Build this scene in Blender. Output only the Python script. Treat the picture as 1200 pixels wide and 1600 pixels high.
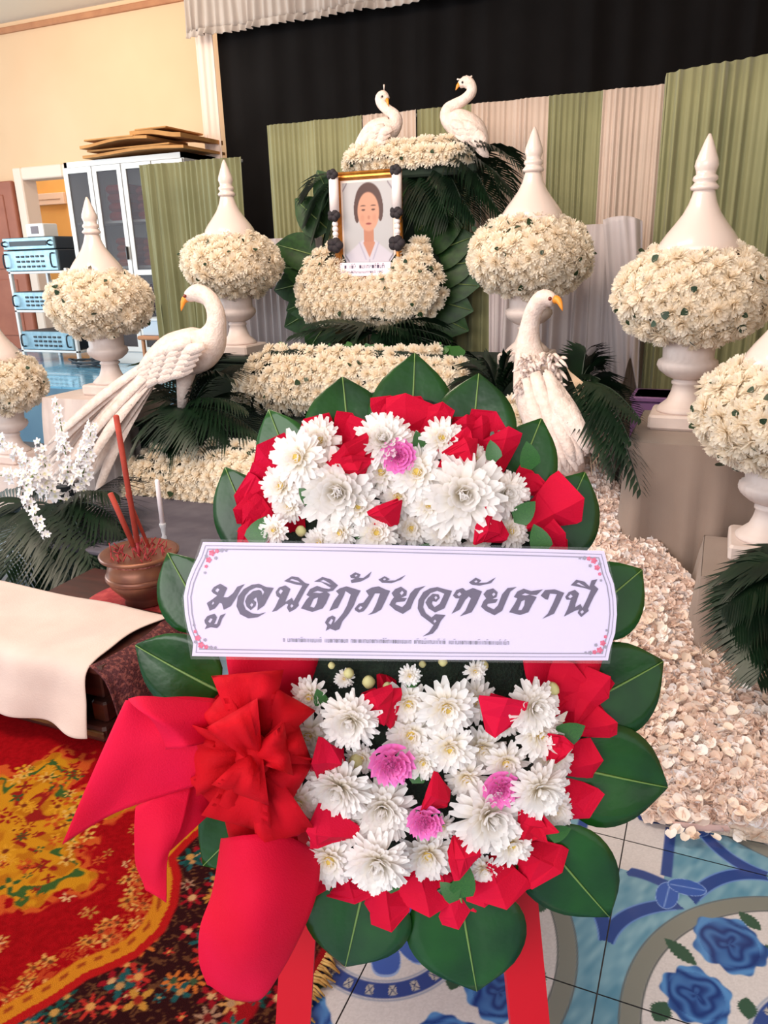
import bpy, math, random
import numpy as np
from math import sin, cos, pi, radians, hypot, atan2, sqrt
from mathutils import Vector, Matrix, Quaternion
from mathutils.geometry import tessellate_polygon

for o in list(bpy.data.objects):
    bpy.data.objects.remove(o)
COL = bpy.context.scene.collection
SC = bpy.context.scene

# ------------------------------------------------------------------ camera
# World axes follow the hall: +Y runs to the stage wall, +X along it, Z up.
F = 1200.0
YAW, PITCH, ROLL, EYE = radians(23.5), radians(18.4), radians(1.6), 1.22
f0 = np.array([-sin(YAW)*cos(PITCH), cos(YAW)*cos(PITCH), -sin(PITCH)])
r0 = np.array([cos(YAW), sin(YAW), 0.0])
u0 = np.cross(r0, f0)
RX = r0*cos(ROLL) - u0*sin(ROLL)
UX = u0*cos(ROLL) + r0*sin(ROLL)
CAM = np.array([0.0, 0.0, EYE])
cd = bpy.data.cameras.new('camera')
cd.sensor_fit = 'HORIZONTAL'; cd.sensor_width = 36.0; cd.lens = 36.0*F/1200.0
cd.clip_start = 0.05; cd.clip_end = 100
cam = bpy.data.objects.new('camera', cd); COL.objects.link(cam)
cam.matrix_world = Matrix(((RX[0], UX[0], -f0[0], CAM[0]), (RX[1], UX[1], -f0[1], CAM[1]),
                           (RX[2], UX[2], -f0[2], CAM[2]), (0, 0, 0, 1)))
SC.camera = cam

def ray(px, py): return f0*F + RX*(px-600) + UX*(800-py)
def onz(px, py, z): d = ray(px, py); return CAM + d*((z-EYE)/d[2])
def ony(px, py, y): d = ray(px, py); return CAM + d*(y/d[1])
def atd(px, py, d): return CAM + ray(px, py)*(d/F)
def dist(p): return float((np.array(p)-CAM) @ f0)

# ------------------------------------------------------------------ light
SC.view_settings.view_transform = 'Standard'
SC.view_settings.look = 'None'
SC.view_settings.exposure = 0.25
SC.view_settings.gamma = 1.0
SC.view_settings.use_curve_mapping = False
SC.cycles.max_bounces = 8; SC.cycles.diffuse_bounces = 5; SC.cycles.glossy_bounces = 2; SC.cycles.transmission_bounces = 6
w = bpy.data.worlds.new('sky'); SC.world = w; w.use_nodes = True
bg = w.node_tree.nodes['Background']
bg.inputs[0].default_value = (0.93, 0.96, 1.0, 1); bg.inputs[1].default_value = 0.9

def area(name, loc, target, sx, sy, power, col):
    l = bpy.data.lights.new(name, 'AREA'); l.shape = 'RECTANGLE'; l.size = sx; l.size_y = sy
    l.energy = power; l.color = col
    o = bpy.data.objects.new(name, l); COL.objects.link(o)
    o.location = loc
    o.rotation_euler = (Vector(target)-Vector(loc)).to_track_quat('-Z', 'Y').to_euler()
    return o
# daylight through the open front of the hall, behind the photographer, and the open left side
area('daylight_front_doors', (-1.2, -2.6, 2.1), (-0.6, 1.5, 0.8), 4.0, 2.2, 105, (1.0, 0.97, 0.95))
area('daylight_left_side', (-7.6, 2.4, 1.9), (-2.5, 3.2, 0.8), 3.0, 2.2, 120, (0.80, 0.93, 1.0))
# unseen warm area lights added under the ceiling to brighten altar and stage wall
area('altar_warm_fill', (-1.9, 1.3, 3.1), (-1.6, 3.3, 1.0), 2.2, 0.8, 84, (1.0, 0.82, 0.66))
area('wall_warm_fill', (-4.6, 4.3, 3.1), (-4.8, 6.0, 1.8), 1.8, 0.5, 16, (1.0, 0.86, 0.66))

# ------------------------------------------------------------------ materials
def lin(c):
    return tuple((x/12.92 if x <= 0.04045 else ((x+0.055)/1.055)**2.4) for x in (v/255.0 for v in c))
def lina(a):
    a = np.asarray(a, float)/255.0
    return np.where(a <= 0.04045, a/12.92, ((a+0.055)/1.055)**2.4)

MATS = {}
def mat(name, col, rough=0.6, col2=None, scale=20.0, bump=0.0, bscale=None, metal=0.0, trans=0.0,
        sheen=0.0, coat=0.0, spec=0.5, attr=False, glass=0.0, alpha=1.0, stretch=None, mixlo=0.35, mixhi=0.65):
    if name in MATS: return MATS[name]
    m = bpy.data.materials.new(name); m.use_nodes = True
    nt = m.node_tree; N = nt.nodes; L = nt.links
    b = N['Principled BSDF']; out = N['Material Output']
    b.inputs['Base Color'].default_value = (*lin(col), 1)
    b.inputs['Roughness'].default_value = rough
    b.inputs['Metallic'].default_value = metal
    b.inputs['Specular IOR Level'].default_value = spec
    b.inputs['Coat Weight'].default_value = coat
    b.inputs['Sheen Weight'].default_value = sheen
    b.inputs['Transmission Weight'].default_value = glass
    b.inputs['Alpha'].default_value = alpha
    tc = N.new('ShaderNodeTexCoord'); mp = N.new('ShaderNodeMapping')
    L.new(tc.outputs['Object'], mp.inputs['Vector'])
    if stretch: mp.inputs['Scale'].default_value = stretch
    csock = None
    if attr:
        a = N.new('ShaderNodeVertexColor'); a.layer_name = 'Col'
        csock = a.outputs['Color']
        L.new(csock, b.inputs['Base Color'])
    elif col2 is not None:
        n = N.new('ShaderNodeTexNoise'); n.inputs['Scale'].default_value = scale; n.inputs['Detail'].default_value = 3
        L.new(mp.outputs['Vector'], n.inputs['Vector'])
        r = N.new('ShaderNodeValToRGB')
        r.color_ramp.elements[0].position = mixlo; r.color_ramp.elements[1].position = mixhi
        r.color_ramp.elements[0].color = (*lin(col), 1); r.color_ramp.elements[1].color = (*lin(col2), 1)
        L.new(n.outputs['Fac'], r.inputs['Fac']); csock = r.outputs['Color']
        L.new(csock, b.inputs['Base Color'])
    if bump > 0:
        n2 = N.new('ShaderNodeTexNoise'); n2.inputs['Scale'].default_value = bscale or scale*4; n2.inputs['Detail'].default_value = 2
        L.new(mp.outputs['Vector'], n2.inputs['Vector'])
        bp = N.new('ShaderNodeBump'); bp.inputs['Strength'].default_value = bump; bp.inputs['Distance'].default_value = 0.01
        L.new(n2.outputs['Fac'], bp.inputs['Height']); L.new(bp.outputs['Normal'], b.inputs['Normal'])
    if trans > 0:
        t = N.new('ShaderNodeBsdfTranslucent'); mx = N.new('ShaderNodeMixShader'); mx.inputs[0].default_value = trans
        t.inputs['Color'].default_value = (*lin(col), 1)
        if csock: L.new(csock, t.inputs['Color'])
        L.new(b.outputs[0], mx.inputs[1]); L.new(t.outputs[0], mx.inputs[2]); L.new(mx.outputs[0], out.inputs['Surface'])
    MATS[name] = m
    return m

M_petal = mat('petal_white', (250, 240, 228), 0.6, attr=True, trans=0.38)
M_petal_cream = mat('petal_cream', (244, 226, 200), 0.65, attr=True, trans=0.48)
M_pink = mat('carnation_pink', (232, 80, 165), 0.6, attr=True, trans=0.15)
M_leaf = mat('big_leaf', (13, 52, 15), 0.3, (27, 80, 20), 9, 0.1, 60, coat=0.1, spec=.4)
M_rib_leaf = mat('leaf_midrib', (110, 140, 70), 0.4)
M_small_leaf = mat('small_leaf', (52, 104, 36), 0.4, (30, 78, 30), 40)
M_palm = mat('palm_leaf', (9, 27, 17), 0.42, (20, 44, 25), 10)
M_phil = mat('round_leaf', (20, 48, 16), 0.45, (36, 70, 24), 8, spec=.3)
M_red = mat('ribbon_red', (216, 3, 46), 0.8, (226, 8, 62), 6, 0.15, 500, trans=0.2, spec=.25)
M_red2 = mat('ribbon_scarlet', (212, 3, 18), 0.8, (222, 6, 34), 6, 0.15, 500, trans=0.3, spec=.25)
M_plastic = mat('plastic_red', (196, 3, 28), 0.5, spec=.3)
M_foam = mat('dark_foam', (18, 32, 24), 0.9, (30, 46, 32), 60, 0.6)
M_paper = mat('sign_paper', (224, 208, 238), 0.55)
M_film = mat('clear_film', (255, 255, 255), 0.06, alpha=0.035)
M_ink = mat('sign_ink', (86, 70, 100), 0.5)
M_inkline = mat('border_ink', (150, 140, 160), 0.5)
M_inkpink = mat('corner_pink', (232, 100, 138), 0.5, (200, 60, 100), 300)
M_white_gloss = mat('urn_glaze', (222, 204, 196), 0.22, coat=0.3)
M_plaster = mat('white_plaster', (222, 206, 200), 0.5, (212, 194, 188), 12)
M_feather = mat('white_feather', (236, 218, 210), 0.75, (222, 200, 190), 40, 0.35, 120)
M_orange = mat('beak_orange', (240, 150, 50), 0.4)
M_dark = mat('dark_eye', (25, 15, 12), 0.2)
M_eyered = mat('red_eye', (120, 40, 30), 0.2)
M_green_cur = mat('curtain_green', (148, 146, 106), 0.75, (136, 135, 96), 3, sheen=0.2, trans=0.1)
M_white_cur = mat('curtain_white', (216, 194, 180), 0.75, (206, 184, 170), 3, sheen=0.2, trans=0.1)
M_black_cur = mat('curtain_black', (19, 16, 16), 0.95, (23, 20, 20), 3, spec=.15)
M_wall = mat('wall_cream', (226, 188, 150), 0.8, (230, 195, 158), 1.2, 0.03, 30)
M_ceil = mat('ceiling_white', (232, 222, 206), 0.85)
M_wood = mat('trim_wood', (176, 118, 82), 0.6, (190, 132, 92), 8)
M_door = mat('door_wood', (156, 88, 66), 0.55, (170, 100, 76), 5)
M_cloth_beige = mat('cloth_beige', (148, 128, 116), 0.8, (138, 119, 108), 4, 0.1, 300, sheen=0.2)
M_cloth_white = mat('cloth_white', (216, 194, 184), 0.8, (206, 182, 172), 6, 0.1, 200, sheen=0.2)
M_steel = mat('cabinet_steel', (214, 212, 210), 0.4, metal=0.1)
M_glass = mat('cabinet_glass', (70, 66, 74), 0.05, alpha=0.38, spec=.2)
M_cardboard = mat('cardboard', (196, 142, 84), 0.8, (180, 126, 70), 8)

# ------------------------------------------------------------------ mesh helpers
rng = random.Random(7)
def mesh(name, v, f, m=None, smooth=True, col=None):
    me = bpy.data.meshes.new(name)
    me.from_pydata([tuple(map(float, p)) for p in v], [], f)
    if smooth:
        me.polygons.foreach_set('use_smooth', [True]*len(me.polygons))
    if m is not None: me.materials.append(m)
    if col is not None:
        a = me.color_attributes.new('Col', 'FLOAT_COLOR', 'POINT')
        c = np.ones((len(v), 4), np.float32); c[:, :3] = col
        a.data.foreach_set('color', c.ravel())
    me.update()
    return me
def link(name, me, parent=None, loc=None):
    o = bpy.data.objects.new(name, me); COL.objects.link(o)
    if parent is not None: o.parent = parent
    if loc is not None: o.location = loc
    return o
class MB:
    def __init__(s): s.v = []; s.f = []
    def add(s, vf):
        v, f = vf; n = len(s.v)
        s.v.extend([tuple(p) for p in v]); s.f.extend([tuple(i+n for i in q) for q in f]); return s
    def build(s, name, m, parent=None, smooth=True, col=None):
        off = np.array(parent['_o']) if parent is not None else np.zeros(3)
        v = np.array(s.v, float) - off
        return link(name, mesh(name, v, s.f, m, smooth, col), parent)
ROOTS = []
def thing(name, label, cat, loc=(0, 0, 0), group=None, kind=None):
    o = bpy.data.objects.new(name, None); COL.objects.link(o)
    o.empty_display_size = 0.05; o.location = tuple(map(float, loc))
    o['_o'] = [float(x) for x in loc]
    o['label'] = label
    if cat: o['category'] = cat
    if group: o['group'] = group
    if kind: o['kind'] = kind
    ROOTS.append(o)
    return o
def sub(o, parent):           # lets a part carry sub-parts in the same frame as its thing
    o['_o'] = list(parent['_o']); ROOTS.append(o); return o
def tag(o, label, cat=None, group=None, kind=None):
    o['label'] = label
    if cat: o['category'] = cat
    if group: o['group'] = group
    if kind: o['kind'] = kind
    return o
def part(name, vf, m, parent=None, smooth=True):
    return MB().add(vf).build(name, m, parent, smooth)

def box(x0, x1, y0, y1, z0, z1, c=0.0):
    if c <= 0:
        v = [(x, y, z) for z in (z0, z1) for x, y in ((x0, y0), (x1, y0), (x1, y1), (x0, y1))]
        return v, [(0, 3, 2, 1), (4, 5, 6, 7), (0, 1, 5, 4), (1, 2, 6, 5), (2, 3, 7, 6), (3, 0, 4, 7)]
    c = min(c, (x1-x0)/2.01, (y1-y0)/2.01, (z1-z0)/2.01)
    def ring(i, z):
        a, b, e, g = x0+i, x1-i, y0+i, y1-i
        return [(a+c, e, z), (b-c, e, z), (b, e+c, z), (b, g-c, z), (b-c, g, z), (a+c, g, z), (a, g-c, z), (a, e+c, z)]
    h = c*0.7
    v = ring(h, z0) + ring(0, z0+c) + ring(0, z1-c) + ring(h, z1)
    f = [tuple(range(7, -1, -1)), tuple(range(24, 32))]
    for k in range(3):
        for i in range(8):
            j = (i+1) % 8
            f.append((k*8+i, k*8+j, k*8+8+j, k*8+8+i))
    return v, f
def lathe(prof, n=32, c=(0, 0, 0), flute=0, famp=0.0):
    v = []; f = []
    for r, z in prof:
        for i in range(n):
            a = 2*pi*i/n
            rr = r*(1+famp*abs(sin(a*flute/2))) if flute else r
            v.append((c[0]+rr*cos(a), c[1]+rr*sin(a), c[2]+z))
    for k in range(len(prof)-1):
        for i in range(n):
            j = (i+1) % n
            f.append((k*n+i, k*n+j, (k+1)*n+j, (k+1)*n+i))
    f.append(tuple(range(n-1, -1, -1))); f.append(tuple((len(prof)-1)*n+i for i in range(n)))
    return v, f
def tube(path, rad, n=10, flat=1.0):
    P = [np.array(p, float) for p in path]; v = []; f = []
    up = np.array([0.13, 0.21, 0.97]); 
    for k, p in enumerate(P):
        t = P[min(k+1, len(P)-1)] - P[max(k-1, 0)]; t = t/(np.linalg.norm(t)+1e-9)
        a = np.cross(up, t)
        if np.linalg.norm(a) < 0.15: a = np.cross(np.array([1, 0, 0.1]), t)
        a /= np.linalg.norm(a); b = np.cross(t, a)
        if k > 0:      # keep the frame from flipping
            a2 = prev - t*(prev @ t); a = a2/np.linalg.norm(a2); b = np.cross(t, a)
        prev = a
        r = rad[k] if hasattr(rad, '__len__') else rad
        for i in range(n):
            q = 2*pi*i/n
            v.append(p + a*(r*flat*cos(q)) + b*(r*sin(q)))
    for k in range(len(P)-1):
        for i in range(n):
            j = (i+1) % n
            f.append((k*n+i, k*n+j, (k+1)*n+j, (k+1)*n+i))
    f.append(tuple(range(n-1, -1, -1))); f.append(tuple((len(P)-1)*n+i for i in range(n)))
    return v, f
def cr(pts, n):
    """Catmull-Rom resample of a polyline to n points."""
    P = [np.array(p, float) for p in pts]; m = len(P); out = []
    for k in range(n):
        s = k/(n-1)*(m-1); i = min(int(s), m-2); t = s-i
        p0 = P[max(i-1, 0)]; p1 = P[i]; p2 = P[i+1]; p3 = P[min(i+2, m-1)]
        out.append(0.5*((2*p1)+(-p0+p2)*t+(2*p0-5*p1+4*p2-p3)*t*t+(-p0+3*p1-3*p2+p3)*t**3))
    return out
def gridf(nu, nv, off=0):
    return [(off+i*nv+j, off+i*nv+j+1, off+(i+1)*nv+j+1, off+(i+1)*nv+j) for i in range(nu-1) for j in range(nv-1)]
def loft(curves, nu=12, nv=12, wave=None):
    """surface through several 3D polylines"""
    C = [cr(c, nv) for c in curves]; v = []
    cols = [cr([C[k][j] for k in range(len(C))], nu) for j in range(nv)]
    for i in range(nu):
        for j in range(nv):
            p = cols[j][i]
            if wave: p = p + wave(i/(nu-1), j/(nv-1))
            v.append(p)
    return v, gridf(nu, nv)
def thick(vf, d, n):
    """give a sheet a thickness d along direction n (closed shell)"""
    v, f = vf; n = np.array(n, float); k = len(v)
    V = [np.array(p) for p in v] + [np.array(p) - n*d for p in v]
    Fc = list(f) + [tuple(i+k for i in q[::-1]) for q in f]
    edges = {}
    for q in f:
        for a, b in zip(q, q[1:]+q[:1]):
            edges[(a, b)] = 1
    for (a, b) in edges:
        if (b, a) not in edges: Fc.append((b, a, a+k, b+k))
    return V, Fc
def poly(outer, holes=()):
    """triangulated 2D polygon with holes -> list of 2D points, triangles"""
    loops = [[Vector((x, y, 0)) for x, y in l] for l in [outer, *holes]]
    tris = tessellate_polygon(loops)
    return [tuple(p[:2]) for l in loops for p in l], [tuple(t) for t in tris]
def inside(P, poly_):
    x, y = P[..., 0], P[..., 1]; c = np.zeros(x.shape, bool); n = len(poly_)
    for i in range(n):
        x1, y1 = poly_[i]; x2, y2 = poly_[(i+1) % n]
        cond = ((y1 > y) != (y2 > y)) & (x < (x2-x1)*(y-y1)/((y2-y1)+1e-12)+x1)
        c ^= cond
    return c
def segdist(P, pl, closed=True):
    d = np.full(P.shape[:-1], 1e9); n = len(pl)
    for i in range(n if closed else n-1):
        a = np.array(pl[i]); b = np.array(pl[(i+1) % n]); ab = b-a
        t = np.clip(((P-a) @ ab)/(ab @ ab+1e-12), 0, 1)
        d = np.minimum(d, np.linalg.norm(P-(a+t[..., None]*ab), axis=-1))
    return d
def quat(normal, spin=0.0):
    q = Vector(normal).to_track_quat('Z', 'Y')
    return q @ Quaternion((0, 0, 1), spin)
def place(name, me, parent, p, normal, s, spin=None):
    o = bpy.data.objects.new(name, me); COL.objects.link(o); o.parent = parent
    off = parent['_o']
    o.location = (p[0]-off[0], p[1]-off[1], p[2]-off[2])
    o.rotation_mode = 'QUATERNION'
    o.rotation_quaternion = quat(normal, rng.uniform(0, 6.28) if spin is None else spin)
    o.scale = (s, s, s) if not hasattr(s, '__len__') else s
    return o
def dense_grid(name, x0, x1, y0, y1, nx, ny, z, colour, m):
    """flat printed sheet: a fine grid whose vertices carry the print"""
    X, Y = np.meshgrid(np.linspace(x0, x1, nx), np.linspace(y0, y1, ny), indexing='ij')
    me = bpy.data.meshes.new(name); nvt = nx*ny
    co = np.stack([X, Y, np.full_like(X, z)], -1).reshape(-1, 3).astype(np.float32)
    i = (np.arange(nx-1)[:, None]*ny+np.arange(ny-1)[None, :]).ravel()
    q = np.stack([i, i+ny, i+ny+1, i+1], 1).astype(np.int32)
    me.vertices.add(nvt); me.vertices.foreach_set('co', co.ravel())
    me.loops.add(q.size); me.loops.foreach_set('vertex_index', q.ravel())
    me.polygons.add(len(q)); me.polygons.foreach_set('loop_start', np.arange(0, q.size, 4, dtype=np.int32))
    me.update(calc_edges=True)
    c = np.ones((nvt, 4), np.float32); c[:, :3] = lina(colour(X, Y)).reshape(-1, 3)
    a = me.color_attributes.new('Col', 'FLOAT_COLOR', 'POINT'); a.data.foreach_set('color', c.ravel())
    me.materials.append(m)
    return me

# ------------------------------------------------------------------ flower kit (unit radius, facing +Z)
def chrys(layers, npet, seg, seed, outer, inner, wide=0.2, curl=0.25, short=0.25, top=80, flat=0.65, ruff=8):
    """pompom of strap petals springing from the centre"""
    r = random.Random(seed); v = []; f = []; c = []
    for k in range(layers):
        t = k/(layers-1)
        elev = radians(2 + (top-2)*t); ln = 1.0-short*t; n = max(4, int(round(npet*cos(elev*.86))))
        for i in range(n):
            a = 2*pi*(i+0.5*(k % 2))/n + r.uniform(-.14, .14); e = elev + radians(r.uniform(-ruff, ruff)); l = ln*r.uniform(.84, 1.06)
            w_ = wide*r.uniform(.85, 1.15); b0 = len(v); tw = r.uniform(-.3, .3)
            for s in range(seg+1):
                u = s/seg; rad = 0.10+.9*l*u
                ee = e + curl*u*u*(1 if t > .25 else -0.2)
                x = rad*cos(ee); z = rad*sin(ee)*flat
                ww = w_*min(1.0, 0.5+1.0*u)*(0.45 if s == seg else 1)
                for q in (-1, 0, 1):
                    v.append((x*cos(a)-q*ww*.5*sin(a), x*sin(a)+q*ww*.5*cos(a), z+abs(q)*ww*0.25+q*ww*tw*.5))
                    m = min(1, .25+u*1.2)
                    c.append([inner[j]*(1-m)+outer[j]*m for j in range(3)])
            for s in range(seg):
                for q in (0, 1):
                    p = b0+s*3+q
                    f.append((p, p+3, p+4, p+1))
    return v, f, lina(np.array(c))
def chrys_mesh(name, m, *a, **k):
    v, f, c = chrys(*a, **k); return mesh(name, v, f, m, True, c)
W_OUT, W_IN = (255, 251, 249), (250, 236, 206)
MUM_BIG = [chrys_mesh('chrysanthemum', M_petal, 7, 24, 4, 10+i, W_OUT, W_IN, wide=0.20, curl=.12, short=.16, top=84, flat=.72) for i in range(3)]
MUM_MED = [chrys_mesh('chrysanthemum_open', M_petal, 5, 18, 4, 20+i, W_OUT, (248, 230, 184), wide=0.23, curl=0.12, short=.45, top=72, flat=.7) for i in range(3)]
C_OUT, C_IN = (255, 247, 234), (255, 238, 212)
MUM_SM = [chrys_mesh('small_chrysanthemum', M_petal_cream, 6, 15, 2, 30+i, C_OUT, C_IN, wide=0.27, curl=0.1, short=.12, top=84, flat=.8, ruff=12) for i in range(3)]
def rosette(seed, layers=6, n=7):
    """ruffled round blossom for carnations"""
    r = random.Random(seed); v = []; f = []; c = []
    for k in range(layers):
        t = k/(layers-1); elev = radians(8+72*t); ln = 1-0.45*t
        for i in range(n):
            a = 2*pi*(i+.5*k)/n+r.uniform(-.2, .2); b0 = len(v); nq = 6
            for s in range(4):
                u = s/3
                for q in range(nq):
                    w_ = (q/(nq-1)-.5)*1.15*u
                    rad = ln*u*(1+0.10*((q % 2)*2-1)*(s == 3)); e = elev+0.25*(q % 2)*(s == 3)
                    x = rad*cos(e); z = rad*sin(e)*.8+0.1*t
                    v.append((x*cos(a+w_), x*sin(a+w_), z))
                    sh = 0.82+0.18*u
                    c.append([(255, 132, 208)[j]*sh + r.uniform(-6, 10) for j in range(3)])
            for s in range(3):
                for q in range(nq-1):
                    p = b0+s*nq+q; f.append((p, p+nq, p+nq+1, p+1))
    return v, f, lina(np.clip(np.array(c), 0, 255))
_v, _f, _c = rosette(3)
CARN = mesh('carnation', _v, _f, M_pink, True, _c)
def leafshape(n=9, m=5, fold=0.18, droop=0.15, tip=1.6, full=0.62, blunt=0.0):
    """unit leaf: base at origin, tip at +Y=1, half width 0.5, normal +Z"""
    v = []
    for i in range(n):
        t = i/(n-1)
        wd = (1-abs(2*t**full-1)**2.1)**.8*(1-.10*t)*(1-max(0, t-.8)*1.2) if 0 < t < 1 else 0.03
        for j in range(m):
            s = j/(m-1)*2-1
            v.append((0.5*wd*s, t, fold*wd*(abs(s)-abs(s)**2*0.55)*0.6 - droop*t*t + droop*t))
    return v, gridf(n, m)
LEAF_SM = mesh('small_leaf', *leafshape(6, 3), M_small_leaf)
LEAF_DK = mesh('leaf_speck', *leafshape(6, 3), mat('speck_leaf', (30, 58, 26), 0.5, (20, 42, 20), 40))
def petal_mesh(name, seed, m, col):
    r = random.Random(seed); v = []; n, k = 4, 4
    for i in range(n):
        t = i/(n-1); wd = 0.35+0.65*sin(pi*min(1, .15+.75*t))
        for j in range(k):
            s = j/(k-1)*2-1
            v.append((wd*s*.5, t-.5, 0.28*(s*s)*wd+0.25*t*t+r.uniform(-.04, .04)))
    c = np.tile(lina(col), (len(v), 1))
    return mesh(name, v, gridf(n, k), m, True, c), v, gridf(n, k)

# ================================================================== SETTING
def struct(name, vf, m, label, parent=None, smooth=False):
    o = part(name, vf, m, parent, smooth)
    if parent is None: tag(o, label, kind='structure')
    return o

# ---- tiled floor: 2x2 tiles carry one round rose medallion
TILE = 0.396; TX, TY = 0.316, 1.050           # a medallion centre
def vnoise(x, y, seed=0):
    r = np.random.RandomState(seed); g = r.rand(64, 64)
    xi = np.floor(x).astype(int); yi = np.floor(y).astype(int); fx = x-xi; fy = y-yi
    fx = fx*fx*(3-2*fx); fy = fy*fy*(3-2*fy)
    G = lambda a, b: g[a % 64, b % 64]
    return (G(xi, yi)*(1-fx)+G(xi+1, yi)*fx)*(1-fy)+(G(xi, yi+1)*(1-fx)+G(xi+1, yi+1)*fx)*fy
def mixc(C, c, m):
    m = np.clip(m, 0, 1)[..., None]; return C*(1-m)+np.array(c, float)*m
def band(x, w, soft): return np.clip((w-np.abs(x))/soft+.5, 0, 1)
def rose(C, dx, dy, cx, cy, R, rot):
    u = (dx-cx)/R; v = (dy-cy)/R; r = np.hypot(u, v); th = np.arctan2(v, u)+rot
    edge = 0.86+0.14*np.abs(np.cos(2.5*th))+0.04*np.sin(11*th)
    q = r+0.07*np.sin(3*th+r*5)
    petal = np.abs(np.sin(q*7.5-th*.5+0.45*np.sin(3*th+4*r)+0.35*np.sin(5*th-6*r)))**1.4
    shade = np.clip(0.05+0.85*petal*(0.45+0.6*r)+0.25*(r > .75)*np.abs(np.cos(2.5*th)), 0, 1)
    col = np.array((12, 40, 104.))*(1-shade[..., None])+np.array((76, 128, 186.))*shade[..., None]
    m = np.clip((edge-r)/.05, 0, 1)[..., None]
    return C*(1-m)+col*m
def leafp(C, dx, dy, cx, cy, L, W, rot, c=(48, 78, 62)):
    u = (dx-cx)*cos(rot)+(dy-cy)*sin(rot); v = -(dx-cx)*sin(rot)+(dy-cy)*cos(rot)
    jag = 1+0.12*np.sin(u/L*28)
    m = np.clip((1-(u/L)**2-np.abs(v)/W*jag)/.12, 0, 1)
    return mixc(C, c, m)
def tile_print(X, Y):
    dx = (X+TILE) % (2*TILE)-TILE; dy = (Y+TILE) % (2*TILE)-TILE     # offset from medallion centre
    r = np.hypot(dx, dy); th = np.arctan2(dy, dx)
    n = vnoise(dx*420, dy*420, 3)
    C = np.array((196, 191, 193.))+(n[..., None]-.5)*16
    # outside: watery blue with ribbons
    st = vnoise(dx*18+dy*30, dx*90-dy*40, 5)
    blue = np.array((104, 148, 170.))+(st[..., None]-.5)*np.array((44, 34, 26.))
    out = np.clip((r-.352)/.004, 0, 1)[..., None]
    C = C*(1-out)+blue*out
    u = TILE-np.abs(dx); v = TILE-np.abs(dy)                        # offset from the corner between medallions
    sq = (np.maximum(u, v) < 0.088)
    C = np.where(sq[..., None], np.array((200, 195, 197.))+(n[..., None]-.5)*14, C)
    navy = (36, 64, 132)
    wob = 0.006*np.sin(40*u)
    C = mixc(C, navy, band(u-.094-wob, .013, .004)*(v < .075))
    C = mixc(C, navy, band(v-.094+wob, .012, .004)*(u < .10)*(u > .015+.5*np.abs(v-.094)))
    dd = np.abs(np.abs(th) % (pi/2)-pi/4)
    arcr = .386+0.03*np.sin((dd-.1)*5)
    C = mixc(C, navy, band(r-arcr, .0145, .004)*(dd > .04)*(dd < .50))
    C = mixc(C, (98, 132, 196), band(np.abs(r-arcr)-.0145, .0014, .002)*(dd > .08)*(dd < .50))
    for a in (0.9, -0.9):                                           # bow lobes
        bu = u-.100-0.032*cos(a+.78); bv = v-.094-0.032*sin(a+.78)
        uu = bu*cos(a+.78)+bv*sin(a+.78); vv = -bu*sin(a+.78)+bv*cos(a+.78)
        e = (uu/.036)**2+(vv/.021)**2
        C = mixc(C, (46, 84, 166), (1.05-e)/.15)
        C = mixc(C, (128, 160, 214), band(e-1.0, .06, .08))
        C = mixc(C, (120, 152, 210), band(vv, .0012, .002)*(e < .8))
    # ring
    C = mixc(C, (120, 122, 116), band(r-.340, .0165, .004))
    C = mixc(C, (86, 90, 92), band(r-.3225, .0016, .002)); C = mixc(C, (90, 96, 100), band(r-.3575, .0014, .002))
    # central ornament
    C = mixc(C, (44, 66, 128), band(r-.141, .015, .003))
    sec = (th*22/(2*pi)) % 1
    C = mixc(C, (168, 164, 158), band(r-.141, .010, .003)*(sec < .34))
    xx = np.minimum(np.abs((sec-.17)*.12-(r-.141)*2), np.abs((sec-.17)*.12+(r-.141)*2))
    C = mixc(C, (44, 56, 100), band(xx, .003, .003)*(sec < .34)*band(r-.141, .010, .003))
    C = mixc(C, (150, 156, 172), band(r-.122, .002, .002)); C = mixc(C, (150, 156, 172), band(r-.160, .002, .002))
    lob = np.abs(((th*8/(2*pi)) % 1)-.5)*2
    C = mixc(C, (58, 88, 164), ((.112*(1-.45*lob**3)-r)/.004)*(r > .03))
    C = mixc(C, (136, 160, 206), band(r-.112*(1-.45*lob**3), .0022, .002))
    C = mixc(C, (40, 60, 120), (.034-r)/.004)
    # roses and leaves, four-fold
    for k in range(4):
        a = k*pi/2; ca, sa = cos(a), sin(a)
        ex = dx*ca+dy*sa; ey = -dx*sa+dy*ca
        for lx, ly, L_, W_, ro in ((-.268, .142, .036, .016, -.6), (-.292, .006, .024, .018, 1.2), (-.158, .066, .022, .016, 1.6), (-.150, .262, .026, .015, -.7), (-.118, .205, .02, .012, .4)):
            C = leafp(C, ex, ey, lx, ly, L_, W_, ro)
        C = rose(C, ex, ey, -.186, .192, .068, k*1.1); C = rose(C, ex, ey, -.238, .060, .061, k*.7+2)
    return np.clip(C, 0, 255)
M_tile = mat('tile_glaze', (190, 200, 210), 0.22, attr=True, coat=0.2)
M_grout = mat('grout', (96, 92, 92), 0.9, (80, 76, 78), 50)
floor = struct('floor', box(-9, 4.5, -3, 4.05, -0.06, -0.004), M_grout, 'glazed floor tiles printed with blue roses and grey rings')
floor['_o'] = [0, 0, 0]
half = TILE/2-0.0013; tmesh = {}
for i in range(2):
    for j in range(2):
        cx, cy = (i-.5)*TILE, (j-.5)*TILE
        me = dense_grid('tile', -half, half, -half, half, 190, 190, 0.0, lambda X, Y: tile_print(X+cx, Y+cy), M_tile)
        tmesh[(i, j)] = me
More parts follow.
